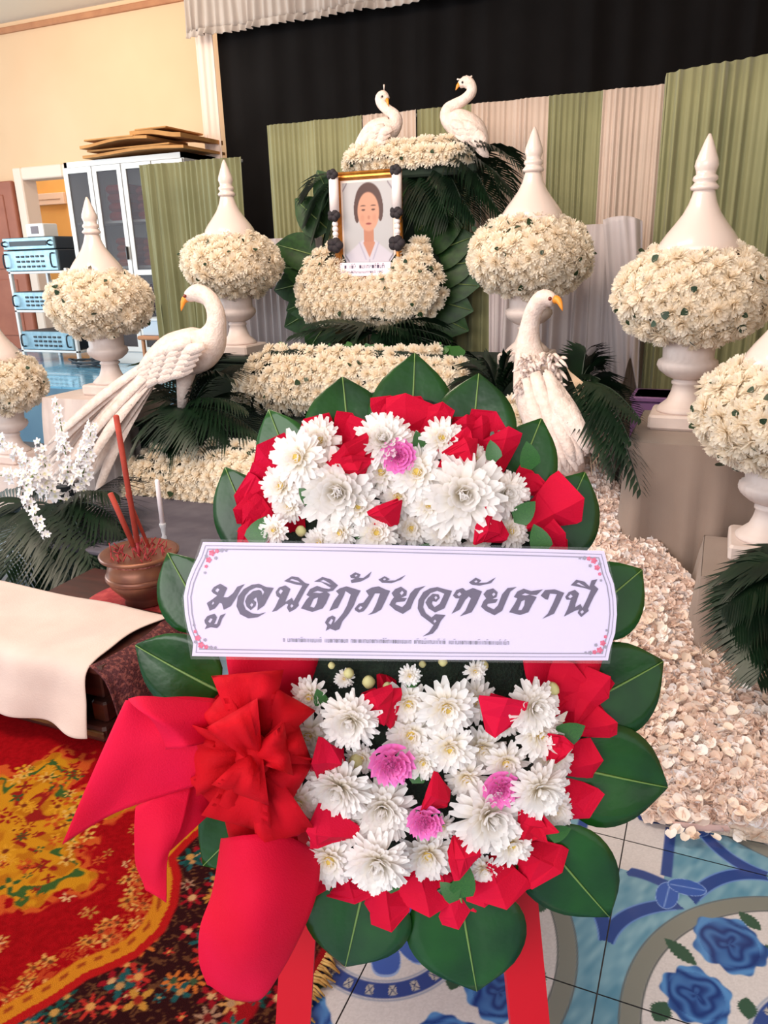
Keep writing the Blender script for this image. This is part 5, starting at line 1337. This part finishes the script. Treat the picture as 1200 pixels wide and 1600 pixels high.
# ---- lettered banner
sg = thing('memorial_banner', 'white lettered banner with rounded ends across the wreath', 'sign', wp(620, 1028, .10), None)
SO = .100
OUT = [(317, 847), (420, 848), (540, 850), (660, 853), (780, 856), (890, 859), (944, 861), (948, 876), (952, 893), (959, 912), (963, 936), (964, 960), (961, 990), (954, 1012), (950, 1032), (850, 1032), (700, 1031), (550, 1029), (420, 1027), (300, 1025), (302, 1005), (294, 985), (289, 960), (287, 932), (292, 908), (300, 888), (310, 868)]
def flat(pts, tri, off): return [wp(x, y, off) for x, y in pts], tri
pts, tri = poly(OUT); n = len(OUT)
V = [wp(x, y, SO) for x, y in pts]+[wp(x, y, SO-.0012) for x, y in pts]
part('card', (V, list(tri)+[tuple(i+n for i in t[::-1]) for t in tri]+[(i, (i+1) % n, (i+1) % n+n, i+n) for i in range(n)]), M_paper, sg, False)
FO = [(315, 842), (946, 856), (966, 936), (953, 1037), (298, 1030), (283, 935)]
pts, tri = poly(FO); n = len(FO)
V = [wp(x, y, SO+.0030) for x, y in pts]+[wp(x, y, SO+.0026) for x, y in pts]
part('clear_film', (V, list(tri)+[tuple(i+n for i in t[::-1]) for t in tri]+[(i, (i+1) % n, (i+1) % n+n, i+n) for i in range(n)]), M_film, sg, False)
def outline(inset, wd, nm):
    c = np.array((625, 940.)); mb = MB(); N = len(OUT)
    A_ = [np.array(p, float) for p in OUT]
    def ins(d):
        r_ = []
        for i in range(N):
            a, b, c2 = A_[i-1], A_[i], A_[(i+1) % N]
            n1 = np.array(((b-a)[1], -(b-a)[0])); n1 /= np.linalg.norm(n1); n2 = np.array(((c2-b)[1], -(c2-b)[0])); n2 /= np.linalg.norm(n2)
            m = n1+n2; m /= np.linalg.norm(m); r_.append(b-m*d/max(.5, m @ n1))
        return r_
    i0, i1 = ins(inset), ins(inset+wd)
    V = [wp(*p, SO+.0006) for p in i0]+[wp(*p, SO+.0006) for p in i1]
    mb.add((V, [(i, (i+1) % N, (i+1) % N+N, i+N) for i in range(N)])); mb.build(nm, M_inkline, sg, False)
outline(5, 1.1, 'border_line'); outline(10, 1.8, 'border_line')
# lettering traced stroke by stroke: crops (x0, y0, scale), outline, holes
C1, C2_, C3 = (300, 870, .183333), (500, 870, .183333), (700, 870, .216667)
GL = [
 (C1, [(240,230),(300,265),(265,345),(305,345),(350,310),(385,255),(450,232),(415,275),(375,350),(330,420),(270,452),(255,400),(235,390),(195,440),(150,460),(140,430),(125,395),(170,365),(215,330),(180,310),(165,290),(185,258)], [[(195,290),(215,265),(235,280),(215,305)],[(165,400),(180,380),(190,395),(172,412)]]),
 (C1, [(105,540),(130,505),(190,485),(212,515),(200,550),(185,575),(212,572),(240,500),(287,482),(255,530),(235,585),(212,608),(160,600),(108,617),(125,585),(110,565)], [[(135,552),(158,522),(175,532),(152,568)]]),
 (C1, [(632,472),(560,515),(480,525),(410,490),(378,420),(390,340),(440,275),(510,238),(570,230),(630,258),(697,265),(665,320),(615,415),(557,457),(562,400),(548,345),(520,365),(546,388),(540,420),(500,455),(465,425),(452,380),(470,335),(520,292),(570,282),(590,292),(600,330),(615,300),(590,268),(545,262),(490,288),(450,335),(436,400),(456,450),(510,482),(570,488)], [[(492,412),(510,392),(522,408),(508,430)]]),
 (C1, [(783,207),(850,166),(905,175),(965,225),(1000,232),(970,275),(905,395),(910,415),(880,445),(830,472),(808,435),(820,405),(800,400),(760,430),(720,460),(680,470),(710,425),(745,350),(720,335),(712,300),(740,262),(795,243),(838,275),(792,388),(850,350),(865,380),(940,245),(890,238)], [[(735,300),(755,275),(775,290),(755,320)],[(835,420),(850,402),(865,418),(848,436)],[(832,200),(850,188),(900,203),(925,222),(880,213)]]),
 (C1, [(1040,212),(1110,172),(1180,192),(1243,243),(1185,266),(1150,245),(1100,215)], [[(1090,206),(1120,195),(1165,222),(1190,243),(1160,230)]]),
 (C1, [(975,325),(1005,275),(1065,248),(1120,268),(1165,275),(1243,243),(1200,290),(1150,300),(1175,320),(1140,400),(1112,440),(1025,470),(928,440),(975,365),(1000,340)], [[(1005,425),(1035,360),(1075,345),(1060,400),(1040,435)],[(1030,305),(1070,290),(1120,302),(1090,310)]]),
 (C2_, [(78,462),(120,375),(160,320),(135,292),(170,268),(225,252),(285,270),(345,288),(315,345),(285,420),(240,490),(190,550),(165,615),(130,630),(85,612),(48,632),(62,590),(42,560),(65,520),(105,500),(132,518),(118,568),(150,535),(195,480),(230,415),(262,322),(215,290),(205,325),(150,435)], [[(70,565),(95,528),(112,538),(92,580)]]),
 (C2_, [(255,160),(300,132),(345,150),(330,180),(370,180),(440,125),(415,175),(350,210),(270,225),(260,200),(300,185),(262,180)], [[(293,160),(310,150),(320,160),(304,170)]]),
 (C2_, [(295,440),(330,400),(370,390),(415,330),(390,290),(440,262),(500,252),(555,278),(597,290),(560,370),(520,450),(470,480),(405,497),(445,470),(480,400),(512,312),(468,312),(440,360),(400,430),(370,465),(330,475),(300,458)], [[(323,440),(345,418),(362,430),(340,452)]]),
 (C2_, [(497,195),(550,165),(595,190),(570,205),(640,200),(730,155),(690,195),(610,225),(530,222)], [[(535,190),(555,181),(562,194),(545,201)]]),
 (C2_, [(610,310),(640,275),(690,255),(740,290),(735,330),(690,350),(740,352),(720,380),(650,388),(640,405),(700,430),(730,400),(770,310),(810,270),(900,248),(850,285),(800,370),(770,445),(705,487),(640,455),(590,410),(610,370),(630,345)], [[(678,310),(700,288),(714,305),(695,330)]]),
 (C2_, [(1000,258),(1060,275),(1125,290),(1095,360),(1060,440),(980,475),(925,440),(898,390),(920,350),(960,315),(1010,320),(1022,350),(990,385),(960,378),(952,400),(975,430),(1020,400),(1060,315),(1000,290),(940,310),(890,370),(878,430),(900,480),(950,518),(985,488),(1070,497),(1030,545),(1000,610),(960,655),(875,680),(930,640),(968,582),(920,545),(860,500),(832,440),(838,370),(880,300),(940,268)], [[(973,346),(990,334),(1002,350),(985,366)],[(965,550),(980,533),(992,550),(975,564)]]),
 (C3, [(35,280),(60,240),(105,225),(130,245),(180,225),(245,250),(205,340),(170,400),(85,430),(125,390),(165,300),(150,285),(125,310),(85,380),(25,412),(55,360),(82,300),(55,300)], [[(64,270),(85,254),(97,270),(78,286)]]),
 (C3, [(150,185),(200,150),(240,170),(220,190),(280,185),(345,148),(310,190),(230,208),(175,203)], [[(188,178),(205,168),(214,180),(200,188)]]),
 (C3, [(255,270),(280,240),(325,228),(358,255),(350,290),(320,305),(360,305),(345,330),(285,340),(280,355),(330,380),(360,350),(390,270),(430,225),(495,218),(450,250),(415,330),(390,390),(335,422),(270,390),(238,360),(255,320),(275,300)], [[(316,270),(332,257),(342,270),(327,287)]]),
 (C3, [(475,290),(500,250),(545,230),(600,248),(685,235),(640,275),(590,275),(640,290),(605,350),(580,400),(520,420),(440,400),(480,340),(500,300)], [[(505,385),(530,320),(555,310),(550,350),(530,385)],[(530,275),(555,262),(590,272),(560,280)]]),
 (C3, [(668,280),(700,240),(770,235),(838,260),(800,340),(765,410),(680,448),(720,410),(755,340),(785,270),(735,265),(720,310),(700,305)], []),
 (C3, [(845,290),(870,255),(915,238),(945,265),(920,340),(915,365),(955,340),(970,370),(1000,310),(1030,240),(980,225),(885,205),(925,165),(985,180),(1020,215),(1035,170),(1078,162),(1055,205),(1085,232),(1050,290),(1010,375),(1015,390),(960,435),(935,405),(945,380),(915,390),(835,432),(865,370),(885,310),(855,310)], [[(866,288),(885,270),(900,285),(880,302)],[(953,398),(970,383),(980,398),(965,412)],[(925,193),(942,185),(995,218),(960,208)]]),
]
for cfg, ou, ho in GL:
    conv = lambda l: [(cfg[0]+u*cfg[2], cfg[1]+v_*cfg[2]) for u, v_ in l]
    pts, tri = poly(conv(ou), [conv(h) for h in ho])
    part('lettering', (([wp(x, y, SO+.0008) for x, y in pts]), tri), M_ink, sg, False)
mb = MB(); x = 442
rr = random.Random(3)
while x < 792:
    yb = 1003+(x-442)*.0135; w_ = rr.uniform(2.4, 3.8)
    if rr.random() > .07:
        for (a, b, c_, d) in ((0, .9, 0, 5.5), (w_-1.0, w_, 0, 5.5), (0, w_, rr.choice((0, 4.6)), rr.choice((1, 5.5)))):
            if d > c_: mb.add(([wp(x+a, yb-c_, SO+.0008), wp(x+b, yb-c_, SO+.0008), wp(x+b, yb-d, SO+.0008), wp(x+a, yb-d, SO+.0008)], [(0, 1, 2, 3)]))
        if rr.random() < .22: mb.add(([wp(x, yb-6.8, SO+.0008), wp(x+w_, yb-7.4, SO+.0008), wp(x+w_, yb-8.4, SO+.0008), wp(x, yb-7.8, SO+.0008)], [(0, 1, 2, 3)]))
    x += w_+1.0
mb.build('small_print', M_inkline, sg, False)
def disc(px, py, r_, n=9, ph=0): return [(px+r_*(1+.18*cos(5*a))*cos(a+ph), py+r_*(1+.18*cos(5*a))*sin(a+ph)) for a in np.linspace(0, 2*pi, n*3, endpoint=False)]
for (cx, cy, sx, sy) in ((331, 864, 1, 1), (928, 876, -1, 1), (314, 1008, 1, -1), (937, 1016, -1, -1)):
    for (ox, oy, r_, m_) in ((0, 0, 4.6, M_inkpink), (8*sx, -3*sy, 3.2, M_inkpink), (-5*sx, 11*sy, 4.2, M_inkpink), (-9*sx, 21*sy, 2.6, M_inkpink), (15*sx, -4*sy, 3, M_inkline), (22*sx, -4*sy, 2.2, M_inkline), (-11*sx, 31*sy, 2, M_inkline), (6*sx, 8*sy, 2.5, M_inkline), (-9*sx, 5*sy, 2.5, M_inkline)):
        pts, tri = poly(disc(cx+ox, cy+oy, r_))
        part('corner_flower' if m_ is M_inkpink else 'corner_leaf', ([wp(x, y, SO+.0009) for x, y in pts], tri), m_, sg, False)

for o in bpy.data.objects:
    if '_o' in o.keys(): del o['_o']
